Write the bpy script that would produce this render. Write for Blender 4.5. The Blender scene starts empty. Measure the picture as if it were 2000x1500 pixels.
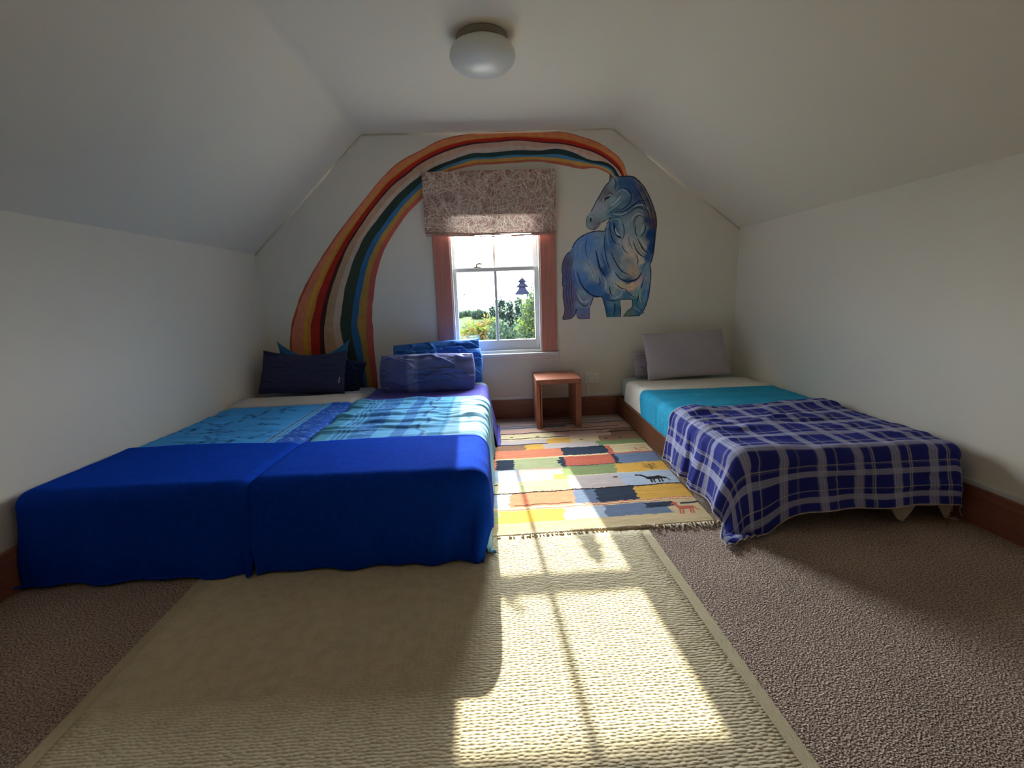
import bpy, math, random
import numpy as np
from mathutils import Vector, Matrix, Euler
from mathutils.geometry import delaunay_2d_cdt
random.seed(7)
S = bpy.context.scene
COL = S.collection
PI = math.pi
# ------------------------------------------------------------------ camera
F = 900.0; CAMH = 1.0; BACK = 3.7
d_ = Vector((965-1000, 578-750, F)).normalized()            # the room's depth axis seen in the camera
t_ = 0.041
X_ = Vector((1, -t_, 0)); X_.z = -(X_.x*d_.x + X_.y*d_.y)/d_.z; X_.normalize()
U_ = -(d_.cross(X_))
ROT = Matrix((X_, d_, U_))                                   # image axes (x right, y down, z forward) -> world
cam = bpy.data.cameras.new('camera'); camo = bpy.data.objects.new('camera', cam); COL.objects.link(camo)
camo.matrix_world = Matrix.Translation((0, 0, CAMH)) @ (ROT @ Matrix.Diagonal((1, -1, -1))).to_4x4()
cam.sensor_width = 36; cam.lens = 36*F/2000; cam.clip_start = .02; cam.clip_end = 900
S.camera = camo
def ray(u, v): return ROT @ Vector((u-1000, v-750, F))
def ony(u, v, y=BACK):
    r = ray(u, v); k = y/r.y; return Vector((r.x*k, y, CAMH+r.z*k))
def onz(u, v, z=0):
    r = ray(u, v); k = (z-CAMH)/r.z; return Vector((r.x*k, r.y*k, z))
# ------------------------------------------------------------------ light
vs = S.view_settings
S.display_settings.display_device = 'sRGB'
vs.view_transform = 'Standard'; vs.look = 'None'; vs.gamma = 1; vs.use_curve_mapping = False; vs.exposure = .3
W = bpy.data.worlds.new('sky'); S.world = W; W.use_nodes = True
bg = W.node_tree.nodes['Background']; bg.inputs[0].default_value = (.88, .94, 1, 1)
_n, _l = W.node_tree.nodes, W.node_tree.links                # hazy sky, brightest around the sun
_tc = _n.new('ShaderNodeTexCoord'); _d = _n.new('ShaderNodeVectorMath'); _d.operation = 'DOT_PRODUCT'; _d.inputs[1].default_value = Vector((-.05, .9, .42)).normalized()
_m = _n.new('ShaderNodeMath'); _m.operation = 'MAXIMUM'; _m.inputs[1].default_value = 0
_p = _n.new('ShaderNodeMath'); _p.operation = 'POWER'; _p.inputs[1].default_value = 4
_q = _n.new('ShaderNodeMath'); _q.operation = 'MULTIPLY_ADD'; _q.inputs[1].default_value = 62; _q.inputs[2].default_value = 3
_l.new(_tc.outputs['Generated'], _d.inputs[0]); _l.new(_d.outputs['Value'], _m.inputs[0]); _l.new(_m.outputs[0], _p.inputs[0]); _l.new(_p.outputs[0], _q.inputs[0]); _l.new(_q.outputs[0], bg.inputs[1])
sl = bpy.data.lights.new('sun', 'SUN'); so = bpy.data.objects.new('sun', sl); COL.objects.link(so)
sl.energy = 12.5; sl.color = (1, .95, .80); sl.angle = math.radians(.6)
so.rotation_euler = Vector((.058, -1, -.515)).to_track_quat('-Z', 'Y').to_euler(); so.location = (-1, 12, 8)
pl = bpy.data.lights.new('window_daylight_portal', 'AREA'); po = bpy.data.objects.new('window_daylight_portal', pl); COL.objects.link(po)
pl.shape = 'RECTANGLE'; pl.size = .78; pl.size_y = 1.34; pl.cycles.is_portal = True
po.location = (.022, 3.86, 1.17); po.rotation_euler = (-PI/2, 0, 0)
S.cycles.max_bounces = 14; S.cycles.diffuse_bounces = 10; S.cycles.transparent_max_bounces = 12
S.cycles.sample_clamp_indirect = 6; S.cycles.caustics_reflective = False; S.cycles.caustics_refractive = False
S.cycles.use_denoising = True

# ------------------------------------------------------------------ helpers
def lin(c):
    c = np.asarray(c, float)/255.
    return np.where(c <= .04045, c/12.92, ((c+.055)/1.055)**2.4)
def mat(name, rgb=None, rough=.85, attr=False, bump=0, bscale=60, bdist=.002, spec=.25, var=0, vscale=8, sheen=0, stretch=None, metal=0, trans=0):
    m = bpy.data.materials.new(name); m.use_nodes = True
    nt = m.node_tree; N = nt.nodes; L = nt.links; b = N['Principled BSDF']
    b.inputs['Roughness'].default_value = rough; b.inputs['Specular IOR Level'].default_value = spec; b.inputs['Metallic'].default_value = metal
    if sheen: b.inputs['Sheen Weight'].default_value = sheen; b.inputs['Sheen Roughness'].default_value = .4
    tc = N.new('ShaderNodeTexCoord'); mp = N.new('ShaderNodeMapping'); L.new(tc.outputs['Object'], mp.inputs[0])
    if stretch: mp.inputs['Scale'].default_value = stretch
    if attr:
        a = N.new('ShaderNodeAttribute'); a.attribute_name = 'Col'; src = a.outputs['Color']
    else:
        a = N.new('ShaderNodeRGB'); a.outputs[0].default_value = (*lin(rgb), 1); src = a.outputs[0]
    if var:
        n = N.new('ShaderNodeTexNoise'); n.inputs['Scale'].default_value = vscale; n.inputs['Detail'].default_value = 4
        L.new(mp.outputs[0], n.inputs['Vector'])
        r = N.new('ShaderNodeMapRange'); r.inputs[1].default_value = .3; r.inputs[2].default_value = .7
        r.inputs[3].default_value = 1-var; r.inputs[4].default_value = 1+var; L.new(n.outputs[0], r.inputs[0])
        x = N.new('ShaderNodeVectorMath'); x.operation = 'SCALE'; L.new(src, x.inputs[0]); L.new(r.outputs[0], x.inputs['Scale']); src = x.outputs[0]
    L.new(src, b.inputs['Base Color'])
    if bump:
        n = N.new('ShaderNodeTexNoise'); n.inputs['Scale'].default_value = bscale; n.inputs['Detail'].default_value = 3
        L.new(mp.outputs[0], n.inputs['Vector'])
        bp = N.new('ShaderNodeBump'); bp.inputs['Strength'].default_value = bump; bp.inputs['Distance'].default_value = bdist
        L.new(n.outputs[0], bp.inputs['Height']); L.new(bp.outputs[0], b.inputs['Normal'])
    if trans:
        t = N.new('ShaderNodeBsdfTranslucent'); L.new(src, t.inputs[0]); mx = N.new('ShaderNodeMixShader'); mx.inputs[0].default_value = trans
        L.new(b.outputs[0], mx.inputs[1]); L.new(t.outputs[0], mx.inputs[2]); L.new(mx.outputs[0], N['Material Output'].inputs[0])
    return m
def tag(o, label=None, cat=None, group=None, kind=None):
    if label: o['label'] = label
    if cat: o['category'] = cat
    if group: o['group'] = group
    if kind: o['kind'] = kind
    return o
def empty(name, loc, label, cat, group=None):
    o = bpy.data.objects.new(name, None); COL.objects.link(o); o.location = loc; o.empty_display_size = .05
    return tag(o, label, cat, group)
def wloc(o):
    v = Vector((0, 0, 0))
    while o: v += o.location; o = o.parent
    return v
def mesh(name, V, Fc, m, parent=None, smooth=False, col=None, uv=None, origin=None, thick=0, toff=-1, mats=None, fm=None, auto=None):
    """V in world coordinates"""
    V = np.asarray(V, float).reshape(-1, 3)
    if parent is not None: o0 = np.array(wloc(parent))
    elif origin is not None: o0 = np.array(origin, float)
    else: o0 = np.array([(V[:, 0].min()+V[:, 0].max())/2, (V[:, 1].min()+V[:, 1].max())/2, V[:, 2].min()])
    me = bpy.data.meshes.new(name)
    lo = V-o0
    if isinstance(Fc, np.ndarray):
        k = Fc.shape[1]; n = len(Fc)
        me.vertices.add(len(V)); me.vertices.foreach_set('co', lo.astype(np.float32).ravel())
        me.loops.add(n*k); me.loops.foreach_set('vertex_index', Fc.astype(np.int32).ravel())
        me.polygons.add(n); me.polygons.foreach_set('loop_start', np.arange(0, n*k, k, dtype=np.int32))
        me.update(calc_edges=True); me.validate()
    else:
        me.from_pydata([tuple(p) for p in lo], [], [tuple(f) for f in Fc]); me.update()
    if mats:
        for q in mats: me.materials.append(q)
        if fm is not None: me.polygons.foreach_set('material_index', np.asarray(fm, np.int32))
    else: me.materials.append(m)
    if smooth or auto: me.polygons.foreach_set('use_smooth', np.ones(len(me.polygons), bool))
    if col is not None:
        ca = me.color_attributes.new('Col', 'FLOAT_COLOR', 'POINT')
        c4 = np.ones((len(V), 4), np.float32); c4[:, :3] = col; ca.data.foreach_set('color', c4.ravel())
    o = bpy.data.objects.new(name, me); COL.objects.link(o)
    if parent is not None: o.parent = parent
    else: o.location = o0
    if auto:
        try: me.set_sharp_from_angle(angle=math.radians(auto))
        except Exception: pass
    if thick:
        md = o.modifiers.new('thickness', 'SOLIDIFY'); md.thickness = thick; md.offset = toff
    return o
def bev(o, w=.004, seg=2):
    md = o.modifiers.new('bevel', 'BEVEL'); md.width = w; md.segments = seg; md.limit_method = 'ANGLE'; md.angle_limit = .6
    o.data.polygons.foreach_set('use_smooth', np.ones(len(o.data.polygons), bool))
    try: o.data.set_sharp_from_angle(angle=math.radians(50))
    except Exception: pass
    return o
class MB:
    def __init__(s): s.V = []; s.F = []
    def add(s, V, Fc):
        n = len(s.V); s.V += [tuple(v) for v in V]; s.F += [tuple(i+n for i in f) for f in Fc]; return s
    def box(s, x0, x1, y0, y1, z0, z1, M=None):
        V = [Vector((x, y, z)) for x in (x0, x1) for y in (y0, y1) for z in (z0, z1)]
        if M: V = [M @ v for v in V]
        return s.add(V, [(0, 1, 3, 2), (4, 6, 7, 5), (0, 4, 5, 1), (2, 3, 7, 6), (0, 2, 6, 4), (1, 5, 7, 3)])
    def tube(s, pts, r, n=8):
        pts = [Vector(p) for p in pts]; V = []; Fc = []
        rr = r if isinstance(r, (list, tuple)) else [r]*len(pts)
        for i, p in enumerate(pts):
            t = (pts[min(i+1, len(pts)-1)]-pts[max(i-1, 0)]).normalized()
            a = t.orthogonal().normalized() if i == 0 else (a-t*a.dot(t)).normalized()
            b = t.cross(a)
            V += [p+(a*math.cos(2*PI*k/n)+b*math.sin(2*PI*k/n))*rr[i] for k in range(n)]
        for i in range(len(pts)-1):
            for k in range(n):
                Fc.append((i*n+k, i*n+(k+1) % n, (i+1)*n+(k+1) % n, (i+1)*n+k))
        Fc.append(tuple(range(n))[::-1]); Fc.append(tuple((len(pts)-1)*n+k for k in range(n)))
        return s.add(V, Fc)
    def lathe(s, prof, c, n=40):
        V = []; Fc = []; m = len(prof)
        for k in range(n):
            a = 2*PI*k/n
            V += [(c[0]+r*math.cos(a), c[1]+r*math.sin(a), c[2]+z) for r, z in prof]
        for k in range(n):
            for i in range(m-1):
                Fc.append((k*m+i, ((k+1) % n)*m+i, ((k+1) % n)*m+i+1, k*m+i+1))
        return s.add(V, Fc)
    def build(s, name, m, parent=None, **k): return mesh(name, s.V, s.F, m, parent, **k)
def hsh(i, j, seed):
    n = (i*374761393+j*668265263+seed*1442695041) & 0xffffffff
    n = ((n ^ (n >> 13))*1274126177) & 0xffffffff
    return ((n ^ (n >> 16)) & 0xffff)/65535.
def vn(x, y, seed=0):
    x = np.asarray(x, float); y = np.asarray(y, float); i = np.floor(x).astype(np.int64); j = np.floor(y).astype(np.int64)
    u = x-i; v = y-j; u = u*u*(3-2*u); v = v*v*(3-2*v)
    return (hsh(i, j, seed)*(1-u)+hsh(i+1, j, seed)*u)*(1-v)+(hsh(i, j+1, seed)*(1-u)+hsh(i+1, j+1, seed)*u)*v
def fbm(x, y, seed=0, o=3):
    s = 0; a = .5; t = 0
    for k in range(o): s = s+a*vn(x*2**k, y*2**k, seed+k*17); t += a; a *= .5
    return s/t
def sm(x, a, b):
    t = np.clip((x-a)/(b-a), 0, 1); return t*t*(3-2*t)
def grid(nu, nv):
    a = np.arange(nu*nv).reshape(nv, nu)
    return np.stack([a[:-1, :-1], a[:-1, 1:], a[1:, 1:], a[1:, :-1]], -1).reshape(-1, 4)
def mixc(a, b, t): t = np.asarray(t)[..., None]; return a*(1-t)+b*t

# ------------------------------------------------------------------ materials
M_wall = mat('wall_paint', (238, 232, 218), .9, bump=.12, bscale=90, bdist=.001, var=.015, vscale=2, spec=.2)
M_ceil = mat('ceiling_paint', (238, 230, 212), .9, bump=.1, bscale=70, bdist=.001, spec=.2)
M_trimw = mat('white_gloss_paint', (226, 226, 224), .4, spec=.4)
M_casing = mat('varnished_rimu', (200, 132, 118), .38, var=.14, vscale=5, spec=.5, stretch=(9, 9, .6))
M_base = mat('dark_varnished_board', (154, 98, 80), .4, var=.16, vscale=4, spec=.45, stretch=(.7, .7, 14))
M_stool = mat('oiled_hardwood', (158, 96, 70), .42, var=.16, vscale=6, spec=.4, stretch=(1.5, 14, 1.2))
M_bedwood = mat('dark_bed_timber', (96, 56, 34), .5, var=.2, vscale=5, stretch=(8, .7, 8))
M_cloth = mat('printed_cotton', attr=True, rough=.85, bump=.25, bscale=420, bdist=.0008, spec=.15)
M_wool = mat('woollen_blanket', attr=True, rough=1, bump=.6, bscale=260, bdist=.003, spec=.03)
M_paint = mat('mural_paint', attr=True, rough=.75, bump=.15, bscale=120, bdist=.001, spec=.2, var=.10, vscale=22)
M_rug = mat('knotted_wool_rug', attr=True, rough=1, bump=.9, bscale=150, bdist=.006, spec=.05, var=.07, vscale=60, stretch=(.5, 2.2, 1))
M_fringe = mat('rug_fringe_cotton', (196, 180, 158), .95)
M_plastic = mat('white_plastic', (246, 244, 236), .4, spec=.4)
M_dark = mat('dark_slot', (40, 36, 34), .8)
M_brass = mat('sash_latch_metal', (150, 140, 125), .4, metal=.8)

def floor_mat():
    m = mat('speckled_carpet', (132, 116, 106), 1, spec=.03); nt = m.node_tree; N = nt.nodes; L = nt.links; b = N['Principled BSDF']
    tc = N['Texture Coordinate']
    n = N.new('ShaderNodeTexNoise'); n.inputs['Scale'].default_value = 190; n.inputs['Detail'].default_value = 2; L.new(tc.outputs['Object'], n.inputs['Vector'])
    n2 = N.new('ShaderNodeTexNoise'); n2.inputs['Scale'].default_value = 3.5; L.new(tc.outputs['Object'], n2.inputs['Vector'])
    v = N.new('ShaderNodeTexVoronoi'); v.inputs['Scale'].default_value = 210; L.new(tc.outputs['Object'], v.inputs['Vector'])
    cr = N.new('ShaderNodeValToRGB'); L.new(n.outputs[0], cr.inputs[0])
    e = cr.color_ramp.elements; e[0].position = .36; e[0].color = (*lin((122, 100, 90)), 1); e[1].position = .64; e[1].color = (*lin((222, 202, 188)), 1)
    q = cr.color_ramp.elements.new(.5); q.color = (*lin((186, 162, 148)), 1)
    mx = N.new('ShaderNodeMixRGB'); mx.blend_type = 'MULTIPLY'; mx.inputs[0].default_value = 1; L.new(cr.outputs[0], mx.inputs[1])
    r = N.new('ShaderNodeMapRange'); r.inputs[1].default_value = .3; r.inputs[2].default_value = .7; r.inputs[3].default_value = .9; r.inputs[4].default_value = 1.08
    L.new(n2.outputs[0], r.inputs[0]); L.new(r.outputs[0], mx.inputs[2]); L.new(mx.outputs[0], b.inputs['Base Color'])
    bp = N.new('ShaderNodeBump'); bp.inputs['Strength'].default_value = .9; bp.inputs['Distance'].default_value = .006
    L.new(v.outputs['Distance'], bp.inputs['Height']); L.new(bp.outputs[0], b.inputs['Normal']); return m
M_carpet = floor_mat()
def weave_mat():
    m = mat('cream_woven_wool', (224, 208, 176), 1, spec=.05); nt = m.node_tree; N = nt.nodes; L = nt.links; b = N['Principled BSDF']
    tc = N['Texture Coordinate']; mp = N['Mapping']; mp.inputs['Scale'].default_value = (62, 118, 1)
    n = N.new('ShaderNodeTexNoise'); n.inputs['Scale'].default_value = 14; L.new(tc.outputs['Object'], n.inputs['Vector'])
    sc = N.new('ShaderNodeVectorMath'); sc.operation = 'SCALE'; sc.inputs['Scale'].default_value = .007; L.new(n.outputs['Color'], sc.inputs[0])
    ad = N.new('ShaderNodeVectorMath'); L.new(tc.outputs['Object'], ad.inputs[0]); L.new(sc.outputs[0], ad.inputs[1]); L.new(ad.outputs[0], mp.inputs[0])
    v = N.new('ShaderNodeTexVoronoi'); v.voronoi_dimensions = '2D'; v.inputs['Scale'].default_value = 1; v.inputs['Randomness'].default_value = .55; L.new(mp.outputs[0], v.inputs['Vector'])
    n3 = N.new('ShaderNodeTexNoise'); n3.inputs['Scale'].default_value = 25; n3.inputs['Detail'].default_value = 3; L.new(tc.outputs['Object'], n3.inputs['Vector'])
    cr = N.new('ShaderNodeValToRGB'); L.new(n3.outputs[0], cr.inputs[0])
    e = cr.color_ramp.elements; e[0].position = .33; e[0].color = (*lin((210, 194, 160)), 1); e[1].position = .6; e[1].color = (*lin((220, 205, 173)), 1)
    L.new(cr.outputs[0], b.inputs['Base Color'])
    iv = N.new('ShaderNodeMath'); iv.operation = 'SUBTRACT'; iv.inputs[0].default_value = 1; L.new(v.outputs['Distance'], iv.inputs[1])
    bp = N.new('ShaderNodeBump'); bp.inputs['Strength'].default_value = .7; bp.inputs['Distance'].default_value = .005
    L.new(iv.outputs[0], bp.inputs['Height']); L.new(bp.outputs[0], b.inputs['Normal']); return m
M_weave = weave_mat()
def glass_mat(name='window_glass', gl=.05, tint=(.96, .98, .98)):
    m = bpy.data.materials.new(name); m.use_nodes = True; nt = m.node_tree; N = nt.nodes; L = nt.links
    N.remove(N['Principled BSDF'])
    t = N.new('ShaderNodeBsdfTransparent'); t.inputs[0].default_value = (*tint, 1); g = N.new('ShaderNodeBsdfGlossy'); g.inputs['Roughness'].default_value = .02
    mx = N.new('ShaderNodeMixShader'); mx.inputs[0].default_value = gl
    L.new(t.outputs[0], mx.inputs[1]); L.new(g.outputs[0], mx.inputs[2]); L.new(mx.outputs[0], N['Material Output'].inputs[0]); return m
M_glass = glass_mat()

# ------------------------------------------------------------------ room shell
XL0, XL1 = -1.80, -1.80          # left wall at the back / at the front end
XR0, XR1 = 1.942, 2.05
YF = -3.4
ZL, ZR, ZC = 1.372, 1.452, 2.197
CL, CR = -.925, .935
def st(name, V, Fc, m, **k): return tag(mesh(name, V, Fc, m, **k), kind='structure')
def xl(y): return XL0+(XL1-XL0)*(BACK-y)/(BACK-YF)
def xr(y): return XR0+(XR1-XR0)*(BACK-y)/(BACK-YF)
T = .12
st('floor', *(lambda b: (b.V, b.F))(MB().box(-2.1, 2.4, YF-.2, BACK+.14, -.2, 0)), M_carpet)
# back wall: pentagon-like gable outline with a window hole, extruded outwards
OX0, OX1, OZ0, OZ1 = -.326, .368, .555, 1.80
def wall_back():
    out = [(-2.0, -.1), (2.2, -.1), (2.2, ZR+.05), (CR+.05, ZC+.14), (CL-.05, ZC+.14), (-2.0, ZL+.05)]
    hole = [(OX0, OZ0), (OX1, OZ0), (OX1, OZ1), (OX0, OZ1)]
    P = out+hole; n = len(out)
    vc, _, fc, *_r = delaunay_2d_cdt([Vector(p) for p in P], [(i, (i+1) % n) for i in range(n)]+[(n+i, n+(i+1) % 4) for i in range(4)], [], 1, 1e-6)
    fc = [f for f in fc if not (OX0 < sum(vc[i].x for i in f)/len(f) < OX1 and OZ0 < sum(vc[i].y for i in f)/len(f) < OZ1)]
    V = [(p.x, BACK, p.y) for p in vc]+[(p.x, BACK+.15, p.y) for p in vc]; k = len(vc)
    Fc = [tuple(f) for f in fc]+[tuple(i+k for i in f)[::-1] for f in fc]
    for c, q in ((0, n), (n, 4)):
        for i in range(q): a = c+i; b = c+(i+1) % q; Fc.append((a, b, b+k, a+k))
    return V, Fc
st('wall_back', *wall_back(), M_wall)
def slab(q, off):
    q = [Vector(p) for p in q]; n = off
    V = q+[p+Vector(n) for p in q]
    return V, [(0, 1, 2, 3), (7, 6, 5, 4), (0, 4, 5, 1), (1, 5, 6, 2), (2, 6, 7, 3), (3, 7, 4, 0)]
st('wall_left', *slab([(xl(BACK+.1), BACK+.1, -.1), (xl(YF), YF, -.1), (xl(YF), YF, ZL), (xl(BACK+.1), BACK+.1, ZL)], (-T, 0, 0)), M_wall)
st('wall_right', *slab([(xr(BACK+.1), BACK+.1, -.1), (xr(YF), YF, -.1), (xr(YF), YF, ZR), (xr(BACK+.1), BACK+.1, ZR)], (T, 0, 0)), M_wall)
b = MB().box(-2.1, 2.4, YF-.12, YF, -.1, 2.4); st('wall_front', b.V, b.F, mat('unseen_dark_lining', (120, 84, 62), .6, var=.15, vscale=3, stretch=(9, 1, .6)))  # unseen end wall, set far back and lined dark to cut bounce light
def ceiling():
    def sec(y):
        a = [(xl(y), ZL)]; c1 = (CL, ZC); c2 = (CR, ZC); e = (xr(y), ZR); r = .035
        def rnd(p, q, s):
            p, q, s = Vector(p), Vector(q), Vector(s); u = (p-q).normalized(); w = (s-q).normalized()
            A = q+u*r; B = q+w*r
            return [tuple(A*(1-t)**2+q*2*t*(1-t)+B*t*t) for t in (0, .25, .5, .75, 1)]
        return a+rnd(a[0], c1, c2)+rnd(c1, c2, e)+[e]
    s0, s1 = sec(BACK+.12), sec(YF-.1); n = len(s0)
    V = [(x, BACK+.12, z) for x, z in s0]+[(x, YF-.1, z) for x, z in s1]+[(x, BACK+.12, z+.1) for x, z in s0]+[(x, YF-.1, z+.1) for x, z in s1]
    Fc = []
    for i in range(n-1): Fc += [(i, i+1, n+i+1, n+i), (2*n+i, 3*n+i, 3*n+i+1, 2*n+i+1)]
    Fc += [(i, 2*n+i, 2*n+i+1, i+1) for i in range(n-1)]+[(n+i, n+i+1, 3*n+i+1, 3*n+i) for i in range(n-1)]
    Fc += [(0, n, 3*n, 2*n), (n-1, 3*n-1, 4*n-1, 2*n-1)]
    return V, Fc
st('ceiling', *ceiling(), M_ceil, auto=25)
# baseboards (dark boards with a white scotia bead on top)
for nm, x0, x1, y0, y1 in (('back', -1.82, 1.93, BACK-.022, BACK+.01),):
    o = MB().box(x0, x1, y0, y1, -.02, .157).build('baseboard_back', M_base); tag(o, kind='structure'); bev(o, .003)
def skew(sgn):
    f = xl if sgn < 0 else xr
    y0, y1 = BACK-.02, YF; w = .022
    return slab([(f(y0)-sgn*w, y0, -.02), (f(y1)-sgn*w, y1, -.02), (f(y1)-sgn*w, y1, .157), (f(y0)-sgn*w, y0, .157)], (sgn*w, 0, 0))
st('baseboard_left', *skew(-1), M_base); st('baseboard_right', *skew(1), M_base)
o = MB().box(-1.82, 1.94, BACK-.012, BACK+.01, .158, .176).build('trim_1', M_trimw); tag(o, kind='structure'); bev(o, .003)
def beadr():
    V, Fc = skew(1); V = [Vector((v.x+(.010 if i < 4 else 0), v.y, .158 if v.z < .1 else .176)) for i, v in enumerate(V)]; return V, Fc
st('trim_2', *beadr(), M_trimw)
# small painted bead along the gable wall's top edges
def bead(name, a, b, r=.0045):
    o = MB().tube([(a[0], BACK-.004, a[1]), (b[0], BACK-.004, b[1])], r, 8).build(name, M_ceil, smooth=True); tag(o, kind='structure')
bead('trim_3', (CL+.005, ZC-.012), (CR-.005, ZC-.012)); bead('trim_4', (XL0, ZL-.01), (CL+.005, ZC-.012)); bead('trim_5', (XR0, ZR-.01), (CR-.005, ZC-.012))

# ------------------------------------------------------------------ sash window
win = empty('window_1', (.02, BACK, .54), 'white double-hung sash window with two-over-two panes and varnished casing', 'window'); win['kind'] = 'structure'
cw = .128
for nm, x0, x1, z0, z1 in (('l', OX0-cw, OX0, .548, 1.80), ('r', OX1, OX1+.122, .548, 1.80), ('t', OX0-cw, OX1+.122, 1.802, 1.895)):
    o = bev(MB().box(x0, x1, BACK-.022, BACK+.002, z0, z1).build('casing', M_casing, win), .004); o['label'] = 'red-brown varnished timber casing board'
jb = MB()
jb.box(OX0-.002, OX0+.012, BACK-.012, BACK+.15, OZ0, OZ1).box(OX1-.012, OX1+.002, BACK-.012, BACK+.15, OZ0, OZ1).box(OX0, OX1, BACK-.004, BACK+.15, OZ1-.02, OZ1+.002)
bev(jb.build('jamb', M_trimw, win), .002)
# stool (inner sill) and sub-sill
bev(MB().box(-.475, .502, BACK-.052, BACK+.01, .518, .544).box(OX0, OX1, BACK-.006, BACK+.15, .53, .566).build('sill', M_trimw, win), .006, 3)
bev(MB().box(OX0-.1, OX1+.1, BACK-.012, BACK+.002, .49, .518).build('apron', M_wall, win), .003)
def sash(nm, y0, y1, x0, x1, z0, z1, gx0, gx1, gz0, gz1):
    f = MB(); f.box(x0, gx0, y0, y1, z0, z1).box(gx1, x1, y0, y1, z0, z1).box(gx0, gx1, y0, y1, z0, gz0).box(gx0, gx1, y0, y1, gz1, z1)
    s = bev(f.build(nm, M_trimw, win), .004)
    mxx = (gx0+gx1)/2
    bev(MB().box(mxx-.0115, mxx+.0115, y0+.004, y1-.004, gz0-.002, gz1+.002).build('glazing_bar', M_trimw, s), .003)
    ym = (y0+y1)/2
    for a, c in ((gx0, mxx), (mxx, gx1)):
        MB().box(a, c, ym-.0015, ym+.0015, gz0, gz1).build('pane', M_glass, s)
    return s
lower = sash('lower_sash', 3.728, 3.762, OX0+.012, OX1-.012, .567, 1.222, -.288, .322, .648, 1.190)
upper = sash('upper_sash', 3.768, 3.802, OX0+.012, OX1-.012, 1.190, OZ1-.02, -.292, .318, 1.232, 1.745)
lt = MB().box(-.150, -.095, 3.730, 3.760, 1.2225, 1.230).tube([(-.128, 3.746, 1.228), (-.128, 3.744, 1.246), (-.108, 3.738, 1.254), (-.082, 3.726, 1.248)], .008, 8)
lt.build('latch', M_brass, win, smooth=False)

# fir-tree ornament and its suction cup on the glass
def tree_orn():
    c = Vector((.226, 3.722, 1.065)); s = .0
    pts = [(0, .068), (.014, .060), (.042, .032), (.020, .036), (.026, .022), (.056, -.006), (.027, .000), (.030, -.018), (.052, -.044), (.062, -.062)]
    L = pts+[(-x, z) for x, z in reversed(pts[1:])]
    n = len(L); V = [(c.x+x, c.y, c.z+z) for x, z in L]+[(c.x+x, c.y+.004, c.z+z) for x, z in L]
    # fill as fan strips between mirrored points
    Fc = []
    for off in (0, n):
        Fc.append(tuple(off+i for i in (0, 1, n-1)))
        for i in range(1, len(pts)-1): Fc.append((off+i, off+i+1, off+n-i-1, off+n-i))
    Fc += [(i, (i+1) % n, n+(i+1) % n, n+i) for i in range(n)]
    root = empty('fir_tree_ornament', (c.x, c.y, c.z-.062), 'small blue-grey fir tree ornament hanging on the right pane of the lower sash', 'ornament')
    mesh('tree_cutout', V, Fc, mat('lilac_grey_card', (140, 146, 172), .7, trans=.22), root)
    MB().lathe([(0, 0), (.006, 0), (.009, .004), (.004, .01), (0, .012)], (c.x, c.y+.002, c.z+.064), 14).build('hook', M_dark, root, smooth=True)
tree_orn()
o = MB().lathe([(0, 0), (.008, .001), (.010, .004), (.004, .008), (.003, .014), (0, .015)], (0, 0, 0), 16)
V = [(-.236+v[0], 3.7275-v[2]+.0145, 1.02+v[1]) for v in o.V]
tag(mesh('suction_cup', V, o.F, mat('clear_rubber', (150, 150, 146), .3), smooth=True), 'tiny clear suction cup on the left pane of the lower sash', 'suction cup')

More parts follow.
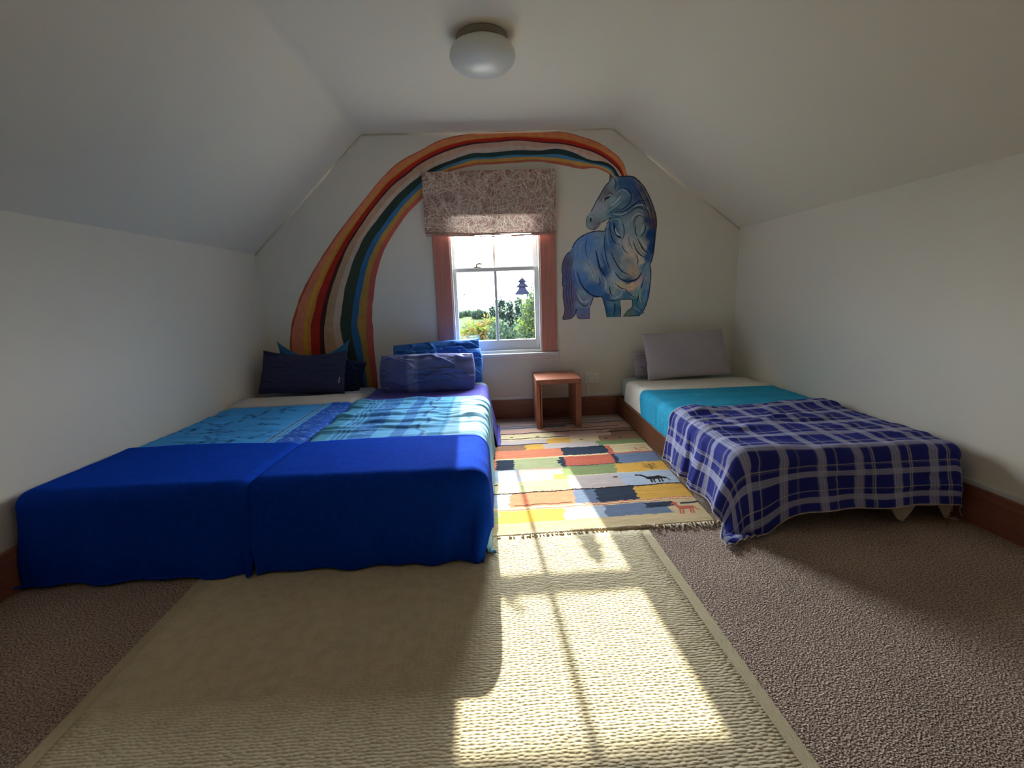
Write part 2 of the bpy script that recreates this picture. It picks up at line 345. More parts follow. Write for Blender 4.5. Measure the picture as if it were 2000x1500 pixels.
# ------------------------------------------------------------------ roman blind
def blind():
    root = empty('roman_blind', (.0, 3.66, 1.42), 'half-lowered roman blind in brown fabric printed with pale straw', 'blind')
    x0, x1, z0, z1 = -.497, .490, 1.452, 1.912
    step = .0022; nx = int((x1-x0)/step); nz = int((z1-z0)/step)
    xs = np.linspace(x0, x1, nx); zs = np.linspace(z0, z1, nz); X, Z = np.meshgrid(xs, zs)
    rng = np.random.RandomState(5)
    col = np.tile(lin((168, 124, 118)), (nz, nx, 1)); col *= (.75+.5*fbm(X*40, Z*40, 3))[..., None]
    for k in range(1800):
        cx, cz = rng.uniform(x0, x1), rng.uniform(z0, z1); a = rng.uniform(0, PI); L = rng.uniform(.03, .11); w = rng.uniform(.0007, .0021)
        i0 = max(0, int((cx-L-x0)/step)); i1 = min(nx, int((cx+L-x0)/step)+1); j0 = max(0, int((cz-L-z0)/step)); j1 = min(nz, int((cz+L-z0)/step)+1)
        if i1 <= i0 or j1 <= j0: continue
        dx = X[j0:j1, i0:i1]-cx; dz = Z[j0:j1, i0:i1]-cz
        s = dx*math.cos(a)+dz*math.sin(a); n = -dx*math.sin(a)+dz*math.cos(a)+rng.uniform(-3, 3)*(s*s)
        m = sm(w*1.4-np.abs(n), 0, w*.8)*(np.abs(s) < L*.6)
        c = lin(np.array((250, 230, 210))*rng.uniform(.72, 1.04))
        col[j0:j1, i0:i1] = mixc(col[j0:j1, i0:i1], c, m*.85)
    # upper face, then one fold and the lower skirt
    zf = 1.598
    dep = np.where(Z > zf, 0, .010)+.012*np.exp(-((Z-zf)/.006)**2)*0
    Y = 3.640-.006*np.sin((Z-zf)*9)-np.where(Z < zf, .010*sm(zf-Z, 0, .01), 0)+.002*fbm(X*5, Z*6, 9)
    sag = .006*np.sin((X-x0)/(x1-x0)*PI)*sm(1.60-Z, 0, .14)
    Zs = Z-sag+.004*np.sin(X*9)*(Z < 1.5)+(.020*(.49-X)/.98)*sm(1.62-Z, 0, .16)
    V = np.stack([X, Y, Zs], -1).reshape(-1, 3)
    m = mat('straw_print_fabric', attr=True, rough=.9, bump=.2, bscale=400, bdist=.0006, spec=.1, trans=.035)
    mesh('front_panel', V, grid(nx, nz), m, root, smooth=True, col=col.reshape(-1, 3))
    ml = mat('blind_lining', (120, 92, 86), .95)
    MB().box(x0+.004, x1-.004, 3.6465, 3.6495, zf+.006, z1-.01).build('lining', ml, root)
    bev(MB().box(x0+.002, x1-.002, 3.652, 3.690, z1-.035, z1+.002).build('headrail', mat('blind_headrail', (150, 120, 108), .8), root), .003)
    # stacked hem folds
    h = MB()
    for k, (zz, yy) in enumerate(((1.462, 3.624), (1.452, 3.634), (1.444, 3.644))):
        pts = []
        for i in range(30):
            u = i/29; x = x0+.004+(x1-x0-.008)*u
            pts.append((x, yy, zz-.010*math.sin(u*PI)+.003*math.sin(x*13+k*2)+.020*(.49-x)/.98))
        for i in range(29):
            p, q = Vector(pts[i]), Vector(pts[i+1]); e = Vector((0, .004, .005)); g = Vector((0, -.004, .004))
            n = len(h.V); h.V += [tuple(p+g), tuple(q+g), tuple(q-e*.8), tuple(p-e*.8), tuple(p+e), tuple(q+e)]; h.F += [(n, n+1, n+2, n+3), (n+3, n+2, n+5, n+4), (n+4, n+5, n+1, n)]
    h.build('hem_fold', mat('blind_hem', (172, 138, 124), .9, var=.3, vscale=60), root, smooth=False)['label'] = 'stack of pale hem folds'
    c = MB().tube([(.497, 3.668, 1.88), (.498, 3.685, 1.5), (.497, 3.69, .95), (.499, 3.691, .90), (.506, 3.692, .60), (.512, 3.692, .44)], .0016, 6)
    c.build('pull_cord', M_trimw, root)
    cl = MB().box(.491, .503, 3.688, 3.700, .925, .950).tube([(.497, 3.688, .90), (.497, 3.682, .935), (.497, 3.688, .975)], .004, 8)
    cl.build('cord_cleat', M_plastic, root)
blind()

# ------------------------------------------------------------------ ceiling light
def clight():
    c = (-.008, 2.44, ZC)
    root = empty('ceiling_light', c, 'round opal glass dome light on the flat ceiling', 'ceiling light')
    MB().lathe([(0, 0), (.118, 0), (.122, -.006), (.118, -.030), (.108, -.036), (0, -.036)], c, 48).build('base', mat('light_base_enamel', (150, 140, 126), .5), root, auto=40)
    pr = [(.106, -.030), (.118, -.034), (.140, -.046), (.154, -.066), (.157, -.085), (.150, -.105), (.130, -.124), (.098, -.138), (.06, -.147), (.03, -.150), (0, -.151)]
    MB().lathe(pr, c, 64).build('glass_shade', mat('opal_glass', (226, 228, 222), .28, spec=.4), root, smooth=True)
clight()

# ------------------------------------------------------------------ outlet
def outlet():
    root = empty('power_outlet', (.768, BACK, .185), 'white double power socket on the wall beside the wooden stool', 'power outlet')
    bev(MB().box(.708, .826, 3.676, 3.700, .272, .350).build('face_plate', M_plastic, root), .004)
    for x in (.735, .795):
        MB().box(x-.012, x-.009, 3.6745, 3.677, .296, .306, ).box(x+.009, x+.012, 3.6745, 3.677, .296, .306).box(x-.0015, x+.0015, 3.6745, 3.677, .283, .292).build('socket_slot', M_dark, root)
        bev(MB().box(x-.005, x+.005, 3.672, 3.677, .318, .334).build('switch', M_trimw, root), .001)
    bev(MB().box(.730, .757, 3.690, 3.700, .177, .272).build('cable_cover', M_plastic, root), .002)
outlet()

# ------------------------------------------------------------------ stool
def stool():
    root = empty('wooden_stool', (.445, 3.48, .012), 'small reddish timber stool with two slab sides below the window', 'stool')
    x0, x1, y0, y1, z0, z1 = .282, .615, 3.305, 3.655, .013, .385
    t = .042
    bev(MB().box(x0, x1, y0, y1, z1-.036, z1).build('seat', M_stool, root), .003)
    for a, c in ((x0, x0+t*.62), (x1-t, x1)):
        bev(MB().box(a, c, y0, y1, z0, z1-.0365).build('side_panel', M_stool, root), .003)
    bev(MB().box(x0+t*.72, x0+t, y0+.01, y1, z0, z1-.0365).build('side_panel', M_stool, root), .002)
stool()

# ------------------------------------------------------------------ murals (flat paint on the gable wall)
def wp(u, v, k=0): p = ony(u, v, BACK-.0006-k); return p
def resample(P, n):
    P = np.array(P, float); k = len(P); t = np.arange(k); q = np.linspace(0, k-1, n); out = []
    for d in range(P.shape[1]):
        y = P[:, d]; m = np.gradient(y); i = np.minimum(q.astype(int), k-2); s = q-i
        h00 = 2*s**3-3*s**2+1; h10 = s**3-2*s**2+s; h01 = -2*s**3+3*s**2; h11 = s**3-s**2
        out.append(h00*y[i]+h10*m[i]+h01*y[i+1]+h11*m[i+1])
    return np.stack(out, 1)
def rainbow():
    O = [(20,1260),(18,1050),(45,930),(85,830),(140,730),(210,620),(290,510),(370,410),(460,300),(550,215),(650,160),(760,105),(880,80),(1000,68),(1120,65),(1240,65),(1360,72),(1440,92),(1520,120),(1590,165),(1640,215),(1664,288)]
    I1 = [(196,1260),(185,1040),(195,930),(220,830),(260,720),(300,630),(355,540),(425,440),(510,340),(590,275),(670,215),(780,165),(890,133),(1000,122),(1120,112),(1240,122),(1350,130),(1420,145),(1500,170),(1570,210),(1615,250),(1640,288)]
    S2 = [(345,1345),(265,1050),(270,930),(290,810),(325,700),(375,590),(440,500),(510,410),(570,350),(650,285),(720,240),(810,205),(900,175),(1000,170),(1120,158),(1240,160),(1320,150),(1400,170),(1480,205),(1550,215),(1595,240),(1625,288)]
    I2 = [(448,1345),(425,1090),(418,960),(425,860),(440,760),(475,650),(530,555),(590,470),(660,395),(720,330),(790,268),(850,248),(925,232),(1010,227),(1120,220),(1240,215),(1360,235),(1440,250),(1500,245),(1540,257),(1570,272),(1585,290)]
    n = 420; A = [resample(np.array(c)/2.5+np.array((560, 230)), n) for c in (O, I1, S2, I2)]
    tt = np.linspace(0, 1, n)
    rows = []; cols = []
    def band(P, Q, stops, seed):
        # stops: (fraction, colour at bottom, colour at top)
        base = len(rows)
        fr = []; cc = []
        for i, (f, c0, c1) in enumerate(stops):
            f1 = stops[i+1][0] if i+1 < len(stops) else 1
            fr += [(f, i), (f1, i)]
        blocks = []
        for (f, i) in fr:
            w = 0 if f in (0, 1) else .05*(fbm(tt*26, tt*0+f*9, seed+int(f*20))-.5)*2
            edge = .012*(vn(tt*60, tt*0+f, seed+5)-.5)*2 if f in (0, 1) else 0
            p = P*(1-np.clip(f+w+edge, -.05, 1.05))[:, None]+Q*np.clip(f+w+edge, -.05, 1.05)[:, None] if not np.isscalar(w+edge) else P*(1-f)+Q*f
            c0, c1 = stops[i][1], stops[i][2]
            c = mixc(lin(c0), lin(c1), sm(tt, .1, .6)); c = c*(.86+.28*fbm(tt*18, tt*0+f*3, seed+9))[:, None]
            blocks.append((p, c))
        return blocks
    V = []; C = []; Fc = []
    def emit(bl, k):
        for j in range(0, len(bl), 2):
            b0 = len(V)
            for p, c in (bl[j], bl[j+1]):
                for i in range(n): V.append(tuple(wp(p[i, 0], p[i, 1], k))); C.append(c[i])
            for i in range(n-1): Fc.append((b0+i, b0+i+1, b0+n+i+1, b0+n+i))
    emit(band(A[0], A[1], [(0, (196,92,60), (206,106,70)), (.07, (232,142,108), (240,150,105)), (.36, (226,166,72), (236,160,92)), (.5, (216,150,70), (222,120,70)), (.60, (188,48,36), (200,50,34)), (.86, (84,44,44), (92,46,56))], 3), 0)
    emit(band(A[1], A[2], [(0, (196,160,124), (222,180,158)), (.55, (216,190,170), (224,202,190))], 11), -.0002)
    emit(band(A[2], A[3], [(0, (62,74,62), (50,74,76)), (.36, (54,108,158), (86,150,196)), (.56, (186,142,74), (226,178,96)), (.80, (204,98,84), (214,120,96))], 21), 0)
    o = mesh('rainbow_mural', V, Fc, M_paint, col=np.array(C))
    tag(o, 'painted rainbow arching over the window from the left pillows to the horse', 'mural')
rainbow()
def horse():
    def Q(X, Y): return (1060+X/4.546, 320+Y/4.546)
    out = [(600,100),(612,112),(640,128),(665,122),(700,112),(760,108),(810,118),(850,150),(890,190),(920,240),(950,300),(975,360),(995,420),(1008,480),(1010,560),(1000,640),(995,700),(985,780),(970,850),(950,900),(960,950),(958,1020),(952,1080),(945,1140),(930,1210),(905,1280),(880,1320),(850,1352),(715,1358),(750,1310),(793,1275),(797,1240),(792,1205),(740,1203),(700,1205),(684,1215),(692,1290),(690,1360),(572,1362),(560,1300),(545,1240),(525,1183),(480,1183),(452,1182),(440,1215),(421,1260),(419,1370),(318,1370),(302,1310),(296,1290),(286,1340),(250,1372),(180,1380),(192,1330),(196,1280),(185,1215),(180,1150),(183,1095),(175,1080),(174,1020),(178,990),(170,950),(175,890),(190,840),(212,805),(240,780),(262,745),(285,700),(320,662),(360,636),(420,610),(480,597),(550,597),(556,570),(568,535),(590,500),(606,478),(560,500),(528,520),(500,555),(470,580),(440,585),(410,575),(390,550),(388,500),(400,462),(430,420),(450,385),(475,335),(502,288),(530,240),(562,188),(592,158)]
    seeds = [((700,160),(44,72,104)),((790,190),(38,66,104)),((850,260),(34,56,92)),((900,330),(34,62,98)),((620,150),(112,126,130)),((600,210),(96,104,112)),((530,300),(96,96,106)),((570,250),(88,86,92)),
      ((480,420),(122,130,140)),((520,380),(118,126,134)),((600,330),(104,124,128)),((440,500),(100,116,126)),((420,545),(104,114,126)),((480,540),(100,98,108)),((540,480),(104,122,124)),((620,430),(62,90,108)),
      ((720,290),(84,104,118)),((700,380),(70,92,112)),((760,330),(60,82,102)),((880,160),(92,86,82)),((930,270),(96,88,80)),((985,440),(84,66,66)),((1000,540),(66,48,58)),((960,400),(56,68,84)),
      ((960,620),(22,50,92)),((965,740),(24,56,104)),((940,500),(36,52,84)),((930,830),(40,70,112)),((720,560),(104,122,132)),((860,500),(112,116,116)),((880,580),(104,120,122)),((740,700),(140,138,140)),((780,780),(150,142,132)),
      ((640,560),(54,84,120)),((600,700),(56,88,128)),((640,800),(84,104,128)),((740,880),(120,124,122)),((790,950),(142,128,112)),((700,960),(96,116,130)),((880,720),(120,126,124)),((870,850),(160,150,132)),((900,920),(84,110,130)),
      ((780,1080),(190,152,126)),((850,1060),(150,130,130)),((700,1080),(150,146,132)),((640,1010),(126,138,148)),((760,1040),(44,74,100)),((600,1120),(104,124,130)),((680,1150),(90,118,132)),((740,1170),(56,92,116)),
      ((420,680),(72,104,152)),((500,670),(92,116,140)),((340,780),(76,108,150)),((460,830),(86,114,146)),((300,900),(88,116,148)),((400,920),(104,124,144)),((470,980),(110,124,136)),((350,1020),(66,100,144)),((430,1120),(44,82,130)),((500,1120),(50,86,128)),((540,960),(40,70,116)),((500,850),(70,98,140)),
      ((220,880),(70,72,94)),((200,1000),(62,68,100)),((230,1120),(76,74,108)),((230,1220),(78,70,96)),((220,1340),(84,76,94)),((260,1000),(66,84,134)),((280,1180),(80,80,110)),
      ((350,1150),(98,120,134)),((400,1200),(100,110,128)),((330,1240),(90,108,132)),((370,1340),(84,86,118)),((340,1300),(74,90,124)),
      ((560,1180),(44,76,118)),((620,1240),(70,102,122)),((620,1330),(50,88,104)),((670,1290),(46,82,110)),((590,1300),(46,84,120)),
      ((900,1080),(84,112,134)),((930,1150),(54,92,134)),((840,1150),(98,124,126)),((870,1230),(70,104,122)),((830,1230),(50,90,112)),((790,1330),(76,96,92)),((850,1320),(48,84,112)),((740,1350),(80,96,84))]
    def inside(x, y):
        c = False; n = len(out); j = n-1
        for i in range(n):
            xi, yi = out[i]; xj, yj = out[j]
            if (yi > y) != (yj > y) and x < (xj-xi)*(y-yi)/(yj-yi)+xi: c = not c
            j = i
        return c
    # dense outline, smoothed a little
    n = len(out); dense = []
    for i in range(n):
        a, b = out[i], out[(i+1) % n]; L = math.hypot(b[0]-a[0], b[1]-a[1]); k = max(1, int(L/14))
        for q in range(k): dense.append((a[0]+(b[0]-a[0])*q/k, a[1]+(b[1]-a[1])*q/k))
    m = len(dense); P = [Vector(p) for p in dense]
    for x in range(160, 1030, 9):
        for y in range(95, 1390, 9):
            xx = x+random.uniform(-2, 2); yy = y+random.uniform(-2, 2)
            if inside(xx, yy) and min((xx-p[0])**2+(yy-p[1])**2 for p in dense[::2]) > 40: P.append(Vector((xx, yy)))
    vc, _, fc, *_r = delaunay_2d_cdt(P, [(i, (i+1) % m) for i in range(m)], [], 1, 1e-5)
    SX = np.array([s[0] for s in seeds], float); SC = lin(np.array([s[1] for s in seeds]))
    A = np.array([(v.x, v.y) for v in vc])
    wob = np.stack([fbm(A[:, 0]/40, A[:, 1]/40, 5)-.5, fbm(A[:, 0]/40, A[:, 1]/40, 15)-.5], 1)*36
    D = ((A[:, None]+wob[:, None]-SX[None])**2).sum(-1)
    w = 1/(D+150)**2.1; C = (w[..., None]*SC[None]).sum(1)/w.sum(1)[:, None]
    C *= (.86+.28*fbm(A[:, 0]/16, A[:, 1]/30, 8))[:, None]*2.7
    V = [tuple(wp(*Q(v.x, v.y), .0006)) for v in vc]; Cc = list(C); Fc = [tuple(f) for f in fc]
    def stroke(pts, w, c, k=.0010, taper=True):
        k = k+.00003*(len(V) % 17)
        pp = resample(pts, max(10, len(pts)*7)); nn = len(pp); b0 = len(V)
        for i in range(nn):
            t = pp[min(i+1, nn-1)]-pp[max(i-1, 0)]; t /= (np.hypot(*t)+1e-6); s = w*(math.sin(PI*(i+.4)/nn)**.6 if taper else 1)
            s *= .8+.4*vn(np.array(i*.5), np.array(w), 4)
            for g in (-1, 1):
                V.append(tuple(wp(*Q(pp[i][0]-t[1]*s*g, pp[i][1]+t[0]*s*g), k))); Cc.append(np.minimum(lin(c)*2.1, .85))
        for i in range(nn-1): Fc.append((b0+2*i, b0+2*i+1, b0+2*i+3, b0+2*i+2))
    dk = (24, 40, 66); md = (46, 76, 112); lt = (150, 160, 164); lb = (112, 138, 158); tn = (176, 160, 136)
    ol = lambda a, b, c=(30, 38, 56), w=3.2: stroke([out[i % n] for i in range(a, b)], w, c, .0016, False)
    ol(4, 20, (46, 40, 44), 4); ol(19, 28, (20, 40, 66), 4); ol(28, 32, (34, 44, 44), 3); ol(31, 38, (24, 44, 60), 3); ol(38, 46, (28, 44, 72), 3.4)
    ol(46, 55, (48, 42, 64)); ol(54, 66, (48, 42, 58), 3); ol(66, 74, (28, 40, 66), 4); ol(74, 79, (26, 44, 66), 3); ol(79, 86, (60, 60, 72), 2.2); ol(86, 101, (36, 42, 58), 3.4)
    # eye, nostril, mouth
    stroke([(546,330),(556,312),(575,303),(600,290)], 7, (18, 22, 30), .0018); stroke([(545,336),(540,322),(545,308)], 4, (190, 188, 190), .0019)
    stroke([(565,285),(588,262),(612,262),(628,280)], 4, (70, 62, 66), .0014); stroke([(575,280),(596,272),(612,284)], 5, (140, 140, 144), .0015)
    stroke([(430,478),(424,495),(430,516)], 9, (26, 36, 52), .0016); stroke([(415,500),(420,475),(440,470),(448,492)], 3, lt, .0018)
    stroke([(450,580),(475,558),(500,530),(515,522)], 3, (60, 42, 56), .0016); stroke([(462,566),(490,540)], 3, (150, 130, 138), .0018)
    # ear + forelock
    stroke([(604,112),(606,160),(612,210)], 10, (120, 134, 136), .0012); stroke([(640,132),(650,180),(640,230)], 9, md)
    # cheek
    stroke([(640,250),(690,215),(740,220),(780,260),(785,320),(750,370),(700,405),(650,400)], 5, dk)
    stroke([(650,262),(695,232),(740,240),(772,290)], 5, lb); stroke([(600,380),(660,330),(700,280)], 8, lt); stroke([(560,440),(640,380),(700,330)], 6, (134, 150, 140))
    stroke([(640,420),(720,420),(800,370),(860,330),(920,330)], 6, dk); stroke([(620,445),(690,452),(750,430)], 6, lt); stroke([(640,470),(720,455),(800,420)], 5, md)
    # neck folds
    stroke([(800,390),(850,365),(900,370),(940,410),(955,460)], 5, (150, 166, 158)); stroke([(780,420),(840,385),(900,400)], 4, dk); stroke([(790,440),(850,408),(905,430)], 4, (130, 146, 138))
    stroke([(790,520),(800,470),(840,440),(880,450)], 4, lt); stroke([(810,560),(815,500),(850,460),(890,470)], 4, dk); stroke([(830,600),(830,540),(860,500),(895,490)], 5, (122, 140, 146))
    stroke([(870,650),(905,600),(915,540)], 6, dk); stroke([(850,640),(880,600),(895,545)], 5, (140, 156, 146)); stroke([(820,540),(822,600),(836,640)], 5, dk)
    stroke([(640,500),(690,510),(720,560),(720,640),(690,700)], 5, md); stroke([(630,490),(680,500),(705,540)], 4, lt)
    stroke([(630,520),(640,580),(670,640),(700,660)], 12, (22, 44, 80)); stroke([(645,570),(655,610),(680,640)], 7, (206, 212, 206), .0018); stroke([(618,530),(618,580),(640,620)], 4, lb)
    stroke([(600,500),(575,560),(572,640),(590,740)], 4, lb); stroke([(590,500),(600,600),(630,690),(690,720)], 4, dk)
    # chest sweeps
    stroke([(840,660),(870,720),(900,770),(940,800)], 6, (20, 26, 34), .0018); stroke([(860,650),(890,710),(930,760)], 4, (176, 186, 184), .0019); stroke([(800,680),(830,760),(870,810),(910,830)], 5, dk)
    stroke([(850,700),(880,760),(925,800)], 4, (182, 178, 130), .0019); stroke([(780,660),(790,720),(830,790),(880,840)], 5, tn); stroke([(760,640),(770,700),(800,760)], 5, (108, 110, 120))
    stroke([(745,660),(735,720),(760,770),(790,790)], 6, (178, 172, 168)); stroke([(700,700),(720,760),(760,800)], 4, md); stroke([(650,700),(680,780),(740,830)], 4, lb)
    stroke([(600,760),(640,860),(700,950),(780,990)], 5, dk); stroke([(580,790),(600,880),(660,960)], 4, lb); stroke([(620,740),(660,840),(720,900)], 4, (96, 116, 130))
    stroke([(640,960),(690,1020),(760,1045),(840,1020),(880,960)], 9, (28, 56, 86), .0014); stroke([(640,900),(690,980),(760,1010),(830,985)], 5, (104, 122, 128))
    stroke([(840,900),(845,850),(825,800)], 4, dk); stroke([(860,880),(870,830),(900,850)], 5, lt); stroke([(930,780),(960,830),(900,900),(880,960)], 5, (66, 94, 126))
    stroke([(620,1020),(680,1070),(740,1095),(800,1080),(860,1020)], 8, tn); stroke([(640,1060),(690,1100),(730,1110)], 4, dk); stroke([(740,1100),(800,1090),(850,1060)], 9, (200, 156, 128))
    stroke([(745,1095),(740,1125),(790,1170),(820,1180)], 4, (30, 60, 80)); stroke([(710,1130),(690,1170),(640,1185)], 4, lt); stroke([(640,1090),(630,1140),(600,1170)], 6, tn)
    stroke([(600,1180),(640,1195),(680,1180)], 4, lt); stroke([(590,1080),(600,1140),(620,1170)], 5, dk)
    # shoulder / barrel
    stroke([(470,760),(490,860),(510,930),(560,1000)], 7, dk); stroke([(500,760),(505,850),(540,920)], 5, lb); stroke([(520,780),(545,880),(575,960)], 4, md)
    stroke([(440,640),(500,640),(535,690),(500,735),(455,720)], 4, lb); stroke([(555,600),(548,700),(560,820),(600,960)], 4, dk); stroke([(350,680),(330,760),(325,840)], 5, lb)
    stroke([(400,640),(380,740),(400,850)], 4, md); stroke([(300,740),(285,860),(290,980),(330,1080)], 6, (104, 132, 160)); stroke([(310,960),(330,1040),(380,1120),(450,1170),(520,1178)], 7, (28, 52, 90))
    stroke([(380,880),(430,960),(460,1040)], 4, lt); stroke([(420,900),(460,950),(470,1010)], 5, (150, 150, 152)); stroke([(500,1000),(510,1060),(490,1080)], 5, (40, 60, 100)); stroke([(540,1000),(560,1060),(555,1120)], 7, lt)
    # legs
    stroke([(300,1140),(330,1200),(370,1230),(410,1200)], 6, lt); stroke([(300,1180),(335,1240),(380,1260),(415,1230)], 5, (56, 66, 92)); stroke([(310,1220),(350,1275),(400,1280)], 4, (126, 132, 146))
    stroke([(560,1190),(600,1215),(650,1215),(680,1200)], 4, dk); stroke([(545,1200),(570,1290),(585,1350)], 5, (40, 72, 124)); stroke([(640,1230),(640,1290),(630,1350)], 9, (40, 66, 76))
    stroke([(900,1000),(880,1080),(850,1180),(830,1250)], 5, dk); stroke([(870,1100),(860,1180),(875,1240)], 5, (142, 156, 132)); stroke([(930,1040),(920,1140),(895,1230)], 5, lb); stroke([(800,1270),(840,1290),(870,1320)], 5, (110, 140, 156)); stroke([(850,1350),(800,1350),(730,1356)], 4, (40, 50, 46))
    # tail
    for k in range(7): stroke([(200+k*12,830+k*8),(190+k*10,930),(205+k*10,1040),(196+k*12,1160),(215+k*11,1270),(200+k*8,1360)], 3, ((92, 92, 124), (52, 50, 74))[k % 2])
    # mane
    for k in range(6): stroke([(860-k*10,150+k*14),(920-k*10,260+k*12),(965-k*9,370+k*10),(985-k*8,480+k*8)], 4, ((110, 100, 90), (40, 44, 56), (88, 78, 84))[k % 3])
    stroke([(950,620),(965,720),(955,820)], 9, (26, 66, 122)); stroke([(985,560),(990,680),(975,800)], 6, (24, 40, 66))
    # signature
    stroke([(870,1345),(890,1310),(884,1335),(900,1318),(896,1338)], 1.4, (40, 44, 60), .0018)
    o = mesh('horse_mural', V, Fc, M_paint, col=np.array(Cc))
    tag(o, 'blue painted horse turning its head, on the wall right of the window', 'mural')
    # faint pencil scribble below
    V.clear(); Cc.clear(); Fc.clear()
    for pts in ([(608,1482),(625,1462),(655,1455),(640,1475),(612,1490)], [(640,1490),(668,1470),(700,1470)], [(690,1462),(722,1462),(716,1472)], [(612,1505),(625,1512),(630,1500)]):
        stroke(pts, 2.2, (176, 170, 160), .0006)
    o = mesh('pencil_scribble', V, Fc, M_paint, col=np.array(Cc)); tag(o, 'faint grey pencil scribble on the wall under the horse', 'scribble')
horse()

# ------------------------------------------------------------------ rugs
def rug():
    R0 = np.array((.924, 1.813)); ey = np.array((.047, .9989)); ex = np.array((-.9989, .047))
    Wd, Ln, th = 1.28, 1.77, .012
    st_ = .004; nu = int(Wd/st_); nv = int(Ln/st_); u, v = np.meshgrid(np.linspace(0, Wd, nu), np.linspace(0, Ln, nv))
    c = np.zeros((nv, nu, 3)); c[:] = lin((206, 180, 134))
    K = dict(beige=(206,180,134), pink=(206,166,146), lil=(190,172,166), sl=(104,118,144), nv=(52,60,76), mus=(214,160,56), yel=(236,190,56), gr=(132,144,92), pg=(176,178,128), lb=(170,180,196), org=(218,124,86), red=(196,94,70), bk=(44,38,42), yg=(190,200,70), cream=(220,200,150), br=(150,110,84))
    uj = u+.010*(vn(u*0+3, v*70, 2)-.5)*2; vj = v+.008*(fbm(u*9, v*0+1, 4)-.5)*2+.003*(vn(u*70, v*3, 6)-.5)*2
    def blk(v0, v1, segs):
        # segs: (u_start, u_end, key) measured from the right edge
        for a, b2, k in segs:
            m = (vj >= v0) & (vj < v1) & (uj >= a) & (uj < b2); c[m] = lin(K[k])
    W9 = 9
    blk(.105, .225, [(0,.05,'beige'),(.05,.16,'beige'),(.16,.46,'sl'),(.46,.65,'lb'),(.65,.895,'yel'),(.895,.95,'yg'),(.95,1.05,'pg'),(1.05,W9,'red')])
    blk(.165, .215, [(.13,.27,'nv')])
    blk(.222, .256, [(0,W9,'cream')]); blk(.228, .236, [(0,W9,'red')]); blk(.246, .254, [(0,.55,'red')])
    blk(.256, .41, [(0,.27,'mus'),(.27,.47,'nv'),(.47,.58,'sl'),(.58,.90,'org'),(.90,.99,'lb'),(.99,W9,'org')])
    blk(.272, .28, [(.6,.88,'bk')])
    blk(.424, .564, [(0,.305,'lb'),(.305,.59,'lil'),(.59,.84,'pg'),(.84,1.0,'cream'),(1.0,W9,'org')])
    blk(.41, .424, [(0,W9,'bk')])
    blk(.564, .66, [(0,.32,'lb'),(.32,.58,'lil'),(.58,.66,'yg'),(.66,.84,'pink'),(.84,1.0,'lb'),(1.0,W9,'gr')])
    blk(.60, .74, [(0,.302,'mus'),(.302,.61,'gr')]); blk(.64, .74, [(.61,.865,'pink'),(.865,W9,'lb')]); blk(.595, .602, [(0,.6,'cream')])
    blk(.74, .915, [(0,.257,'sl'),(.257,.279,'nv'),(.279,.573,'red'),(.573,.603,'nv'),(.603,.88,'pg'),(.88,.985,'nv'),(.985,W9,'org')])
    blk(.74, .75, [(.25,.59,'nv')]); blk(.80, .86, [(.25,.279,'nv'),(.573,.62,'nv')])
    blk(.905, .925, [(0,.6,'red'),(.3,.57,'cream'),(.57,W9,'cream')])
    blk(.925, 1.075, [(0,.275,'beige'),(.275,.58,'nv'),(.58,W9,'org')]); blk(.925, 1.07, [(.26,.29,'red')])
    blk(1.075, 1.175, [(0,.33,'gr'),(.33,.69,'lil'),(.69,.81,'mus'),(.81,W9,'br')]); blk(1.065, 1.085, [(0,.3,'cream')])
    blk(1.175, 1.285, [(0,.3,'br'),(.3,.5,'beige'),(.5,.66,'mus'),(.66,W9,'lil')]); blk(1.175, 1.195, [(.66,W9,'nv')])
    blk(1.285, 1.42, [(0,.2,'br'),(.2,.6,'pink'),(.6,W9,'cream')]); blk(1.31, 1.325, [(.5,W9,'bk')]); blk(1.36, 1.375, [(0,.3,'bk')])
    blk(1.42, 1.60, [(0,W9,'pink')]); blk(1.43, 1.447, [(0,W9,'bk')]); blk(1.50, 1.512, [(.1,.45,'bk')]); blk(1.56, 1.60, [(.5,W9,'sl')])
    blk(1.60, 1.77, [(0,W9,'lil')]); blk(1.62, 1.632, [(0,W9,'bk')]); blk(1.69, 1.70, [(.2,.8,'br')])
    for a, b2 in ((.33,.545),(.15,1.22),(.42,1.23),(.72,1.34),(.9,1.36),(.25,1.22),(.98,.53)):
        c[(np.abs(u-a) < .012) & (np.abs(vj-b2) < .007)] = lin(K['bk'])
    def seg(pts, w, k):
        for (a, b2), (a2, b3) in zip(pts, pts[1:]):
            d = np.array((a2-a, b3-b2)); L2 = (d**2).sum(); t = np.clip(((u-a)*d[0]+(v-b2)*d[1])/L2, 0, 1)
            m = np.hypot(u-a-d[0]*t, v-b2-d[1]*t) < w; c[m] = lin(K[k])
    # black camel-like animal, red goat, two plant motifs
    seg([(.215,.55),(.19,.545),(.165,.51),(.15,.495),(.125,.51),(.10,.52),(.075,.49)], .009, 'bk'); seg([(.155,.50),(.10,.505)], .018, 'bk')
    for a in (.150,.135,.108,.092): seg([(a,.50),(a+.004,.445)], .005, 'bk')
    seg([(.095,.515),(.065,.50),(.055,.46)], .004, 'bk')
    seg([(.125,.195),(.12,.16),(.11,.135),(.06,.135)], .008, 'red'); seg([(.14,.185),(.115,.195)], .005, 'red'); seg([(.115,.15),(.055,.145)], .011, 'red')
    for a in (.118,.104,.07,.058): seg([(a,.135),(a+.01,.085)], .004, 'red')
    seg([(.05,.14),(.036,.11)], .004, 'red'); seg([(.0,.19),(.09,.185)], .008, 'nv')
    seg([(.10,.705),(.10,.62)], .003, 'bk')
